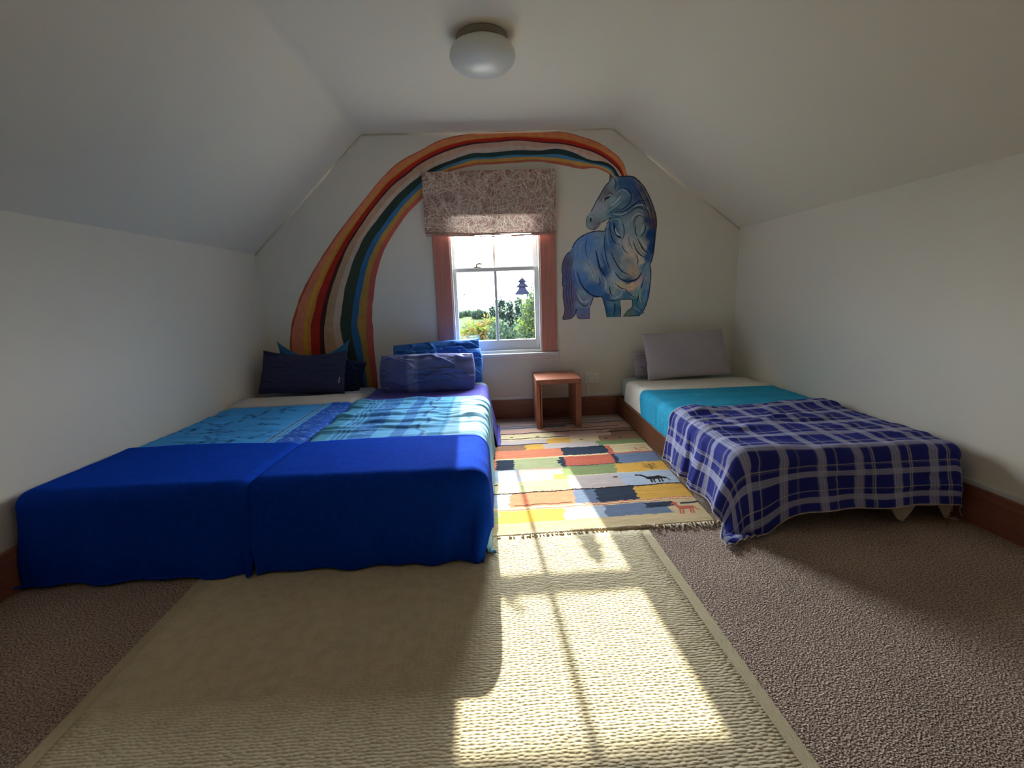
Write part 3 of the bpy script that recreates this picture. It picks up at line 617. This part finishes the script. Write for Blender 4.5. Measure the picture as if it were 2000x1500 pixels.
    for k in range(4):
        z = .63+k*.02; seg([(.10,z),(.135,z+.018)], .003, 'bk'); seg([(.10,z),(.07,z+.016)], .003, 'bk')
    seg([(.11,.99),(.10,.96),(.07,.95)], .006, 'red'); seg([(.07,1.0),(.04,.97),(.03,.94)], .004, 'red')
    c = mixc(c, np.repeat(c.mean(-1, keepdims=True), 3, -1), .12*np.ones(c.shape[:2])); c *= (.92+.16*vn(u*25, v*180, 9))[..., None]*(.9+.2*fbm(u*5, v*40, 19))[..., None]*1.18
    vv = v-.09*u
    P = R0[None, None]+u[..., None]*ex+vv[..., None]*ey
    h = th-.006*((u < .006) | (v < .006))+.0022*fbm(u*14, v*14, 12)-.001
    V = np.dstack([P, h]).reshape(-1, 3); G = grid(nu, nv)[:, ::-1]
    # skirt down to the floor
    idx = np.arange(nu*nv).reshape(nv, nu); ring = np.concatenate([idx[0, :], idx[1:, -1], idx[-1, -2::-1], idx[-2:0:-1, 0]])
    low = V[ring].copy(); low[:, 2] = .0015; n0 = len(V); k = len(ring); i = np.arange(k)
    sk = np.stack([ring, ring[(i+1) % k], n0+(i+1) % k, n0+i], 1)
    V = np.concatenate([V, low]); C = np.concatenate([c.reshape(-1, 3), c.reshape(-1, 3)[ring]])
    root = empty('kilim_rug', (R0[0]-.6, R0[1]+.9, 0), 'multicoloured patchwork wool rug between the beds with animal motifs', 'rug')
    mesh('pile', V, np.concatenate([G, sk]), M_rug, root, smooth=True, col=C)
    f = MB(); rnd = random.Random(3)
    for q in range(150):
        uu = .02+q*.0086+rnd.uniform(-.004, .004)
        if rnd.random() < .25: continue
        p = R0+uu*ex+(-.09*uu)*ey; z = .0125 if uu > .265 else .004
        a = rnd.uniform(-.6, .6); L = rnd.uniform(.022, .05) if uu < .3 else rnd.uniform(.008, .018)
        pts = [(p[0], p[1]+.003, z+.004)]
        for s in (.33, .66, 1): pts.append((p[0]+math.sin(a+s*rnd.uniform(-.5, .5))*L*s, p[1]-L*s*math.cos(a), z+.003*math.sin(s*PI)+.0015))
        f.tube(pts, [.0042, .0036, .003, .0014], 5)
    o = f.build('fringe', M_fringe, root, smooth=True); o['kind'] = 'stuff'; o['label'] = 'knotted cream fringe threads'
    p0 = R0+(-.01)*ex; f = MB().tube([(.935, 1.806, .010), (.928, 1.80, .012), (.918, 1.795, .008)], [.006, .010, .006], 8)
    f.build('corner_knot', M_fringe, root, smooth=True)
rug()
def cream_rug():
    root = empty('cream_rug', (-.24, .45, 0), 'large cream woven wool rug in the foreground lit by the sun patch', 'rug')
    # corner points on the floor, from back left clockwise (back edge tucked against the patchwork rug)
    bl, br, fr, fl = (-1.145, 1.845), (.612, 1.772), (.69, -.9), (-1.02, -.9)
    def pt(a, b2, z): x0 = bl[0]*(1-a)+br[0]*a; y0 = bl[1]*(1-a)+br[1]*a; x1 = fl[0]*(1-a)+fr[0]*a; y1 = fl[1]*(1-a)+fr[1]*a; return (x0*(1-b2)+x1*b2, y0*(1-b2)+y1*b2, z)
    def sheet(a0, a1, nm, m, z):
        nu, nv = 40, 60; V = [pt(a0+(a1-a0)*i/(nu-1), j/(nv-1), z+.0012*math.sin(i*1.3)*math.sin(j*.9)) for j in range(nv) for i in range(nu)]
        G = grid(nu, nv)
        idx = np.arange(nu*nv).reshape(nv, nu); ring = np.concatenate([idx[0, :], idx[1:, -1], idx[-1, -2::-1], idx[-2:0:-1, 0]]); n0 = len(V); k = len(ring); i = np.arange(k)
        V = np.array(V); low = V[ring].copy(); low[:, 2] = .0012; V = np.concatenate([V, low])
        G = np.concatenate([G, np.stack([ring, n0+i, n0+(i+1) % k, ring[(i+1) % k]], 1)])
        return mesh(nm, V, G, m, root, smooth=True)
    sheet(.02, .98, 'weave', M_weave, .0095)
    mb = mat('cream_rug_edge', (208, 193, 160), 1, bump=.8, bscale=110, bdist=.004, stretch=(2.6, .5, 1))
    for a, c in ((0, .02), (.98, 1)): sheet(a, c, 'edge_binding', mb, .0085)
cream_rug()

# ------------------------------------------------------------------ cloth draped over a bed
class Bed:
    def __init__(s, org, ang, Wd, Ln, top): s.o = np.array(org, float); s.a = ang; s.W = Wd; s.L = Ln; s.top = top
    def w(s, x, y, z):
        c, q = math.cos(s.a), math.sin(s.a); return np.stack([s.o[0]+x*c-y*q, s.o[1]+x*q+y*c, z], -1)
def drape(bed, s0, s1, t0, t1, lift, colf, wr=None, step=.008, r=.045, flare=.10, floor=.012, skew=None, hem=None):
    """cloth sheet in flat coordinates s (across) and t (foot 0 -> head), laid on the bed and falling over its edges"""
    ns = int((s1-s0)/step)+1; nt = int((t1-t0)/step)+1
    s, t = np.meshgrid(np.linspace(s0, s1, ns), np.linspace(t0, t1, nt)); sf, tf = s.copy(), t.copy()
    if skew is not None: t = t+skew(s, t)
    if hem is not None: s, t = hem(s, t)
    W0, W1, L0, L1 = r, bed.W-r, r, bed.L-r
    cx = np.clip(s, W0, W1); cy = np.clip(t, L0, L1); ox, oy = s-cx, t-cy; e = np.hypot(ox, oy); dx = ox/(e+1e-9); dy = oy/(e+1e-9)
    rr = r+lift; q = rr*PI/2; a = np.clip(e/rr, 0, PI/2); over = np.maximum(e-q, 0)
    out = rr*np.sin(a)+flare*over; dn = rr*(1-np.cos(a))+over*math.sqrt(1-flare**2)
    nx, ny, nz = dx*np.sin(a), dy*np.sin(a), np.cos(a)
    w = wr(sf, tf, e) if wr else 0
    # hanging folds grow with the drop
    x = cx+dx*out+nx*w; y = cy+dy*out+ny*w; z = bed.top+lift-dn+nz*w
    fl = floor-z; m = fl > 0
    x = np.where(m, x+dx*fl*.75, x); y = np.where(m, y+dy*fl*.75, y); z = np.where(m, floor+.012*np.abs(np.sin(s*40+t*31))*sm(fl, 0, .05), z)
    V = bed.w(x, y, z).reshape(-1, 3); C = colf(sf, tf).reshape(-1, 3)
    return V, grid(ns, nt), C
def boxy(bed, x0, x1, y0, y1, z0, z1, nm, m, parent, bv=.01, seg=3):
    V = [bed.w(np.array(x), np.array(y), np.array(float(z))) for x in (x0, x1) for y in (y0, y1) for z in (z0, z1)]
    o = mesh(nm, V, [(0, 1, 3, 2), (4, 6, 7, 5), (0, 4, 5, 1), (2, 3, 7, 6), (0, 2, 6, 4), (1, 5, 7, 3)], m, parent)
    return bev(o, bv, seg)
LB = Bed((-1.770, 1.640), 0, .825, 1.97, .332)
MBd = Bed((-.935, 1.650), 0, .855, 1.98, .332)
RB = Bed((.975, 1.765), -math.radians(.5), .930, 1.88, .318)
M_sheetblue = mat('pale_blue_sheet', (168, 184, 200), .9, var=.04); M_sheetgreen = mat('pale_green_sheet', (172, 186, 178), .9, var=.04)
M_divan = mat('dark_bed_base', (52, 44, 44), .9)
def bedobj(bed, nm, label, msheet, frame=False):
    p = bed.w(np.array(bed.W/2), np.array(bed.L/2), np.array(0.))
    root = empty(nm, tuple(p), label, 'bed')
    if frame:
        # low timber frame: two side rails, end rails, legs and mattress
        for a, c in ((-.03, -.002), (bed.W-.03, bed.W-.002)): boxy(bed, a, c, .20, bed.L, .03, .165, 'side_rail', M_bedwood, root, .004, 2)
        boxy(bed, -.001, bed.W-.031, .22, .25, .06, .165, 'end_rail', M_bedwood, root, .004, 2)
        for a in (.0, bed.W-.08):
            for b2 in (.26, bed.L-.08): boxy(bed, a, a+.045, b2, b2+.045, .002, .15, 'leg', M_bedwood, root, .003, 2)
        boxy(bed, .0, bed.W-.032, .255, bed.L-.002, .150, .164, 'slat_base', M_bedwood, root, .002, 1)
        boxy(bed, .0, bed.W, .0, bed.L, .166, bed.top, 'mattress', msheet, root, .04, 5)
    else:
        boxy(bed, .01, bed.W-.01, .02, bed.L-.01, .022, .15, 'base', M_divan, root, .01, 2)
        for a in (.05, bed.W-.1):
            for b2 in (.08, bed.L-.14): boxy(bed, a, a+.05, b2, b2+.05, .0, .021, 'foot', M_divan, root, .002, 1)
        boxy(bed, .0, bed.W, .0, bed.L, .151, bed.top, 'mattress', msheet, root, .04, 5)
    return root
bedobj(LB, 'single_bed', 'low single bed pushed against the left wall', M_sheetblue)
bedobj(MBd, 'single_bed', 'low single bed beside the patchwork rug, left of the window', M_sheetblue)
bedobj(RB, 'single_bed', 'low timber-framed single bed against the right wall', M_sheetgreen, True)
def cloth(name, label, cat, D, m=M_cloth, thick=.004, group=None):
    V, G, C = D; o = mesh(name, V, G, m, smooth=True, col=C, thick=thick, toff=1); return tag(o, label, cat, group)
def flat(c, v=.06, sc=6, seed=1):
    cc = lin(c)
    return lambda s, t: cc[None, None]*(1-v+2*v*fbm(s*sc, t*sc, seed))[..., None]

# --- left bed
def duvL(s, t):
    c = np.zeros(s.shape+(3,)); c[:] = lin((66, 156, 230)); c *= (.85+.3*fbm(s*5, t*5, 3))[..., None]
    # paw-like dark motifs
    rng = np.random.RandomState(8)
    for k in range(34):
        a, b2 = rng.uniform(0, .56), rng.uniform(.55, 1.45); th = rng.uniform(0, PI)
        for q in range(4):
            x = a+math.cos(th)*(q-1.5)*.032; y = b2+math.sin(th)*(q-1.5)*.032+.010*(q % 2)
            d = np.hypot((s-x)/1.5, t-y); c = mixc(c, lin((26, 78, 140)), sm(.0125-d, 0, .005)*.85)
    # band near the seam
    bd = lin((38, 92, 196)); m = sm(s, .680, .685); c = mixc(c, bd*(np.ones(3)), m)
    fl = sm(fbm(s*75, t*75, 31), .62, .75)*m; c = mixc(c, lin((120, 170, 226)), fl*.8)
    for p, w2 in ((.625, .005), (.647, .005), (.673, .004)): c = mixc(c, lin((130, 180, 214)), sm(w2-np.abs(s-p), 0, .002))
    c = mixc(c, lin((36, 92, 170)), sm(.006-np.abs(s-.636), 0, .003)); return c
def wrL(s, t, e): return .010*np.clip(fbm(s*4, t*11, 4)-.35, 0, 1)+.006*sm(fbm(s*5+t*3, t*20, 14), .5, .8)
cloth('duvet', 'light blue batik duvet with blue border on the far left bed', 'duvet', drape(LB, -.02, .885, .45, 1.35, .006, duvL, wrL, .006, flare=.02, r=.05))
cloth('top_sheet', 'pale grey sheet turned down below the navy pillow on the left', 'sheet',
      drape(LB, -.01, .895, 1.33, 1.62, .006, flat((200, 194, 190)), lambda s, t, e: .020*np.sin(np.clip((t-1.33)/.29, 0, 1)*PI)**.7+.006*fbm(s*5, t*8, 2), .01, flare=.02, r=.05, skew=lambda s, t: .02*sm(s, .4, .8)-.05*sm(s, .3, .8)*0))
def wool(s, t):
    c = np.zeros(s.shape+(3,)); c[:] = lin((12, 64, 184)); return c*(.9+.2*vn(s*90, t*90, 3))[..., None]
def wrW(seed): return lambda s, t, e: .007*np.clip(fbm(s*4, t*7, seed)-.3, 0, 1)+sm(e, .06, .3)*.030*(1+.5*np.sin(s*19+3*vn(s*3, t*2, seed))+.5*np.sin(s*31+seed))*.5*sm(-t, -.02, .25)
cloth('wool_blanket', 'royal blue woollen blanket over the foot of the far left bed', 'blanket',
      drape(LB, -.12, .94, -.345, .50, .017, wool, wrW(5), .008, flare=.05, r=.036, skew=lambda s, t: .02*np.sin(s*5)*sm(t, .2, .5)), M_wool, .005)
# --- middle bed
def duvM(s, t):
    lbc = lin((100, 176, 226)); dkc = lin((52, 116, 190)); c = np.zeros(s.shape+(3,)); c[:] = lbc
    c *= (.9+.2*fbm(s*6, t*6, 7))[..., None]
    w = .004*np.sin(t*14)
    def band(a, b2, col, k=1.): 
        nonlocal c; c = mixc(c, lin(col), sm(s+w, a-.003, a+.003)*(1-sm(s+w, b2-.003, b2+.003))*k)
    band(-.2, .10, (66, 140, 170), .6)
    for p in (.125, .150, .172): band(p, p+.009, (52, 112, 178))
    band(.20, .315, (58, 124, 200), .9)
    band(.405, .470, (60, 122, 192), .9)
    fl = sm(fbm(s*70, t*70, 11), .6, .75); m = sm(s, .2, .203)*(1-sm(s, .31, .315)); c = mixc(c, lin((140, 190, 226)), fl*m*.6)
    wv = .535+.024*np.sin(t*26)+.006*np.sin(t*78); c = mixc(c, lin((58, 118, 184)), sm(.011-np.abs(s-wv), 0, .004))
    wv = .545+.024*np.sin(t*26)+.006*np.sin(t*78); c = mixc(c, lin((176, 200, 130)), sm(.003-np.abs(s-wv-.012), 0, .002)*.8)
    band(.640, .650, (82, 150, 200)); band(.662, 1.4, (160, 212, 236), .75)
    return c
def wrM(s, t, e):
    k = .55+.45*sm(t, .45, 1.25)
    q = fbm(s*3.2+1.5*fbm(s*3, t*4, 2), t*24+2.2*fbm(s*6, t*3, 6), 12, 2)
    return (.003+.024*np.clip(q-.36, 0, 1)**1.1*2)*k*sm(t, .30, .5)+.004
cloth('duvet', 'crumpled pale turquoise striped batik duvet on the bed left of the window', 'duvet', drape(MBd, -.035, 1.16, -.16, 1.36, .008, duvM, wrM, .005, flare=.06, r=.05))
cloth('purple_sheet', 'violet-blue sheet showing under the grey-blue pillow and hanging to the floor', 'sheet',
      drape(MBd, -.02, 1.19, 1.30, 1.80, .003, flat((88, 84, 168), .08), lambda s, t, e: .004*fbm(s*9, t*14, 3)+.010*np.clip(fbm(s*5, t*18, 9)-.4, 0, 1), .008, flare=.20, r=.045))
cloth('wool_blanket', 'royal blue woollen blanket over the foot of the bed beside the rug', 'blanket',
      drape(MBd, -.09, 1.10, -.335, .44, .024, wool, wrW(9), .008, flare=.06, r=.040, skew=lambda s, t: (.02*np.sin(s*4)-.10*sm(s, .78, 1.1))*sm(t, -.1, .44), hem=lambda s, t: (s-.42*np.clip(-t, 0, 1)*sm(s, .35, 1.0), t)), M_wool, .005)
# --- right bed
cloth('top_sheet', 'white sheet turned down at the head of the right bed', 'sheet',
      drape(RB, -.16, .94, 1.18, 1.66, .002, flat((224, 218, 204)), lambda s, t, e: .003*fbm(s*6, t*12, 2)+.012*sm(.08-np.abs(t-1.34), 0, .05)*sm(s, -.02, .08), .010, flare=.04, r=.04, skew=lambda s, t: .05*sm(-s, -.1, .2)))
def duvR(s, t):
    c = np.zeros(s.shape+(3,)); c[:] = lin((42, 152, 190)); c *= (.82+.36*fbm(s*5, t*14, 3))[..., None]
    rng = np.random.RandomState(4)
    for k in range(70):
        a, b2 = rng.uniform(-.2, .85), rng.uniform(0, 1.4); d = np.hypot(s-a, t-b2); c = mixc(c, lin((110, 200, 226)), sm(.0035-np.abs(d-.011), 0, .003)*.6)
    return c
cloth('duvet', 'plain turquoise duvet with small rings on the right bed', 'duvet',
      drape(RB, -.21, .95, .02, 1.32, .007, duvR, lambda s, t, e: (.010*np.clip(fbm(s*3+t, t*22, 3)-.4, 0, 1)+.008*fbm(s*7, t*7, 8)*sm(e, .02, .15))*sm(t, .5, .75), .007, flare=.06, r=.04, skew=lambda s, t: -.10*sm(-s, -.05, .2)*sm(t, .5, 1.3)))
cloth('under_sheet', 'off-white sheet hem hanging in points below the plaid blanket', 'sheet',
      drape(RB, .30, 1.06, -.225, .30, .004, flat((196, 186, 172)), lambda s, t, e: .004*np.sin(s*26)*sm(-t, 0, .2), .008, flare=.06, r=.04, hem=lambda s, t: (s, np.where(t < 0, t*(1+.05*np.sin(s*9)+.42*np.clip(1-np.abs(s-.70)/.055, 0, 1)+.55*np.clip(1-np.abs(s-.93)/.075, 0, 1)), t))))
def plaid(s, t):
    c = np.zeros(s.shape+(3,)); c[:] = lin((42, 48, 132))
    p = .157
    def per(x, o): return (x-o+p/2) % p-p/2
    wide = sm(.020-np.abs(per(s, .02)), 0, .003); wide2 = sm(.019-np.abs(per(t, .03)), 0, .003)
    wc = lin((186, 186, 212))
    st1 = .75+.25*np.sin(per(s, .02)*900); c = mixc(c, wc, wide*.78*st1); st2 = .75+.25*np.sin(per(t, .03)*900); c = mixc(c, wc, wide2*.78*st2)
    for o in (.075, .083): c = mixc(c, lin((204, 200, 190)), sm(.0022-np.abs(per(s, o)), 0, .0015)*.6)
    for o in (.078, .085): c = mixc(c, lin((206, 202, 188)), sm(.0020-np.abs(per(t, o)), 0, .0015)*.6)
    edge = np.minimum(np.minimum(s+.262, 1.0), np.minimum(t+.36, .745-t)); c = mixc(c, lin((206, 196, 176)), 1-sm(edge, .004, .010))
    return c
def wrP(s, t, e):
    q = fbm(s*4+1.2*fbm(s*3, t*3, 2), t*16+1.5*fbm(s*7, t*3, 7), 23, 2)
    a = .034*np.clip(q-.38, 0, 1)**1.1*2*(.30+.70*sm(t, .15, .45)*(1-.6*sm(s, .4, .9)))
    f = sm(e, .06, .28); b2 = f*.010*(1+np.sin(s*21+2.5*vn(s*3, t*2, 3)))*sm(-t, -.03, .2)+f*.014*(1+np.sin(t*24+2*vn(t*3, s*2, 5)))*sm(-s, -.03, .15)
    return a+b2+.004
cloth('plaid_blanket', 'navy plaid blanket with grey bands over the foot of the right bed', 'blanket',
      drape(RB, -.262, 1.09, -.36, .74, .014, plaid, wrP, .0045, flare=.14, r=.045, skew=lambda s, t: (.12*s-.03)*sm(t, .1, .7),
            hem=lambda s, t: (s, np.where(t < 0, t*(1-.36*sm(s, -.02, .30)), t))), thick=.003)

# ------------------------------------------------------------------ pillows
def pillow(name, label, c, w, h, th, rot, colr, seed=1, wr=.006, pinch=.05, flat_bottom=.0, cat='pillow', sag=0, wrf=None, stripe=None, tagc=None):
    nu, nv = 110, 70
    u, v = np.meshgrid(np.linspace(-1, 1, nu), np.linspace(-1, 1, nv))
    prof = (np.clip(1-np.abs(u)**2.6, 0, 1)*np.clip(1-np.abs(v)**2.4, 0, 1))**.48
    X = u*w/2*(1-pinch*(1-v**2)*np.abs(u)**3); Z = v*h/2*(1-pinch*1.3*(1-u**2)*np.abs(v)**3)-sag*(1-u**2)*sm(v, -.2, 1)
    parts = []
    R = Euler(rot).to_matrix(); Rn = np.array(R)
    for sgn in (-1, 1):
        n = fbm(u*3+seed+.8*fbm(u*4, v*4, seed), v*5+seed, seed, 3)-.5
        cre = 1-np.abs(2*fbm(u*2.2+v*1.5+seed*1.7, v*2.6-u*.7, seed+40, 2)-1)
        d = (n*wr*1.6+wr*1.6*sm(cre, .82, .98))*sm(prof, .05, .5)
        if wrf is not None: d = d+wrf(u, v)*sm(prof, 0, .5)
        Y = sgn*(th/2*prof+d*1)
        P = np.stack([X, Y, Z], -1).reshape(-1, 3) @ Rn.T+np.array(c)
        parts.append(P)
    G = grid(nu, nv); V = np.concatenate(parts); Fc = np.concatenate([G, G[:, ::-1]+nu*nv])
    cc = np.zeros((nv, nu, 3)); cc[:] = lin(colr); cc *= (.94+.12*fbm(u*4, v*4, seed+3))[..., None]
    if stripe: cc = stripe(u, v, cc)
    C = np.concatenate([cc.reshape(-1, 3)]*2)
    ZM = V[:, 2].min()
    o = mesh(name, V, Fc, M_cloth, smooth=True, col=C)
    md = o.modifiers.new('weld', 'WELD'); md.merge_threshold = .0006
    return tag(o, label, cat)
# left bed
pillow('pillow', 'blue pillow behind the navy pillow, its two top corners showing', (-1.405, 3.575, .520), .56, .40, .10, (-.16, 0, 0), (52, 110, 158), 3, .006, .12, sag=.10)
pillow('pillow', 'dark pillow at the back right of the navy pillow', (-1.19, 3.50, .455), .34, .26, .10, (-.3, .25, 0), (30, 42, 74), 9, .006)
nav = pillow('pillow', 'big dark navy pillow leaning at the head of the left bed', (-1.42, 3.40, .50), .62, .33, .15, (-.42, .04, 0), (58, 60, 90), 5, .004, .04, sag=.03)
tg = MB().box(-.0022, .0022, -.0006, .0006, -.022, .022, Matrix.Translation((-1.125, 3.268, .452)) @ Euler((-.3, .14, 0)).to_matrix().to_4x4())
tgo = tg.build('care_tag', M_trimw, nav); tgo['label'] = 'small white care tag'
# middle bed
pillow('pillow', 'royal blue pillow standing behind, its top corner against the window sill', (-.455, 3.545, .500), .66, .34, .13, (-.22, -.05, 0), (58, 112, 190), 12, .016, -.02)
pillow('pillow', 'royal blue folded pillow wedged between grey-blue pillow and wall', (-.43, 3.455, .500), .62, .26, .12, (-.75, -.05, 0), (62, 116, 196), 17, .018, -.05)
def gst(u, v, c):
    m = sm(.16-np.abs(u+.28), 0, .1)*(.55+.45*vn(u*60, v*10, 3)); return mixc(c, lin((156, 158, 188)), m*.75)
pillow('pillow', 'slate blue pillow with a pale worn stripe in front of the royal blue pillows', (-.505, 3.325, .462), .66, .275, .22, (-.24, .01, 0), (96, 100, 146), 21, .013, -.05, stripe=gst)
# right bed
pillow('pillow', 'grey pillow mostly hidden behind the larger grey pillow', (1.30, 3.585, .435), .44, .22, .10, (-.22, -.08, 0), (172, 162, 172), 31, .010, .03)
pillow('pillow', 'large smooth grey pillow leaning on the wall at the right bed', (1.455, 3.475, .510), .64, .37, .13, (-.42, -.035, 0), (188, 176, 182), 33, .0008, .03)

# ------------------------------------------------------------------ outside
def outside():
    mg = mat('far_grass', (48, 64, 26), 1, var=.25, vscale=.15, spec=.05); my = mat('unseen_bounce_ground', (150, 144, 134), 1, var=.1, vscale=.5);  # near ground is unseen, added pale to bounce daylight up to the ceiling
    # rolling ground: one terrain
    n = 90; xs = np.linspace(-120, 120, n); ys = np.concatenate([np.linspace(4.2, 40, 30), np.linspace(42, 320, n-30)]); X, Y = np.meshgrid(xs, ys)
    Z = -3.4+0*X; Z = Z-3.2*np.exp(-((Y-50)/22)**2)+sm(Y, 60, 150)*(1.2+1.5*np.exp(-((X+16)/16)**2))+1.0*(fbm(X/20, Y/20, 3)-.5)*sm(Y, 12, 60)-2*sm(X, 10, 60)*sm(Y, 60, 160)
    V = np.stack([X, Y, Z], -1).reshape(-1, 3); o = mesh('ground', V, grid(n, n), None, smooth=True, mats=[my, mg], fm=(V[grid(n, n)[:, 0], 1] > 12).astype(int)); o['kind'] = 'structure'
    ml = [mat('leaf_'+k, c, .9, var=.35, vscale=3, spec=.1, trans=.15) for k, c in (('grey_green', (76, 96, 74)), ('lime', (112, 126, 56)), ('rust', (150, 106, 72)), ('dark', (46, 64, 60)), ('conifer', (62, 80, 80)))]
    mt = mat('bark', (84, 70, 58), .95)
    def foliage(blobs, leaf, n, mi, seed):
        rng = np.random.RandomState(seed); tot = sum(b2[3]*b2[5] for b2 in blobs); P = []
        for (x, y, z, rx, ry, rz) in blobs:
            k = int(n*rx*rz/tot); d = rng.normal(size=(k, 3)); d /= np.linalg.norm(d, axis=1)[:, None]; rr = rng.uniform(.55, 1.0, k)**.5
            P.append(np.array((x, y, z))+d*rr[:, None]*np.array((rx, ry, rz))*(1+.18*rng.normal(size=(k, 1))))
        P = np.concatenate(P); k = len(P); a = rng.normal(size=(k, 3)); a /= np.linalg.norm(a, axis=1)[:, None]; b2 = np.cross(a, rng.normal(size=(k, 3))); b2 /= np.linalg.norm(b2, axis=1)[:, None]
        L = leaf*rng.uniform(.6, 1.4, (k, 1)); V = np.stack([P-a*L, P+b2*L*.4, P+a*L, P-b2*L*.4], 1).reshape(-1, 3); Fc = np.arange(k*4).reshape(-1, 4)
        return V, Fc, rng.choice(mi, k)
    def plant(nm, label, cat, base, blobs, leaf, n, mi, seed, trunk=.06, group=None):
        root = empty(nm, base, label, cat, group); V, Fc, fm = foliage(blobs, leaf, n, mi, seed)
        mesh('foliage', V, Fc, None, root, mats=ml, fm=fm)
        t = MB(); cx = np.mean([b2[0] for b2 in blobs]); cz = np.mean([b2[2] for b2 in blobs]); cy = np.mean([b2[1] for b2 in blobs])
        t.tube([base, (base[0]*.7+cx*.3, base[1], base[2]*.5+cz*.5), (cx, cy, cz)], [trunk, trunk*.8, trunk*.4], 7)
        for b2 in blobs: t.tube([(cx, cy, cz-.4), (b2[0], b2[1], b2[2])], [trunk*.5, trunk*.15], 5)
        t.build('trunk', mt, root)
    plant('shrub', 'yellow-green shrub with rusty tips outside the window, at left', 'shrub', (-.5, 9, -3.4), [(-.42, 9, .22, .26, .4, .30), (-.12, 8.9, .30, .22, .3, .30), (-.62, 9.1, -.15, .35, .4, .4), (-.15, 8.9, -.3, .5, .4, .45)], .045, 5200, [0, 1, 1, 2], 1)
    plant('shrub', 'dark grey-green bush outside the middle of the window', 'shrub', (.15, 7.6, -3.4), [(.06, 7.6, .22, .20, .3, .36), (.24, 7.6, .10, .22, .3, .34), (.1, 7.6, -.45, .5, .4, .5)], .038, 5200, [0, 0, 3, 3], 2)
    plant('tree', 'leafy grey-green tree filling the right pane outside', 'tree', (.8, 8.3, -3.4), [(.66, 8.3, .62, .20, .3, .38), (.50, 8.2, .15, .26, .3, .36), (.95, 8.4, .7, .35, .4, .55), (.42, 8.2, -.3, .4, .4, .45), (.85, 8.3, .0, .4, .4, .7)], .042, 8000, [0, 0, 0, 1], 3)
    for k, (x, y, h) in enumerate(((-.15, 33, 3.6), (.45, 30, 4.1), (1.0, 31, 3.9), (1.55, 30, 4.3), (2.2, 31, 3.8))):
        base = (x, y, -3.6); bl = [(x, y, -3.2+h*(.22+.2*j), .62-.13*j, .6-.12*j, h*.16) for j in range(4)]
        plant('conifer', ('small dark conifer just left of the centre glazing bar', 'dark conifer on the skyline right of the glazing bar', 'lower dark conifer in the dip below the fir ornament', 'tallest dark conifer beside the leafy tree', 'dark conifer half hidden behind the leafy tree')[k], 'tree', base, bl, .11, 1500, [4, 4, 3], 30+k, .12, 'skyline conifers')
    for k, (x, y, h) in enumerate(((-8.2, 90, 3.0), (-5.6, 93, 2.6), (-3.0, 88, 2.8))):
        base = (x, y, -4.2); plant('field_tree', ('rounded field tree farthest left beyond the left pane', 'rounded field tree in the middle of the left pane', 'rounded field tree nearest the centre glazing bar')[k], 'tree', base, [(x, y, -4.2+h*.62, 1.5, 1.1, h*.34), (x+1, y, -4.2+h*.5, 1.0, .8, h*.28)], .2, 1500, [0, 4], 50+k, .12, 'field trees')
outside()
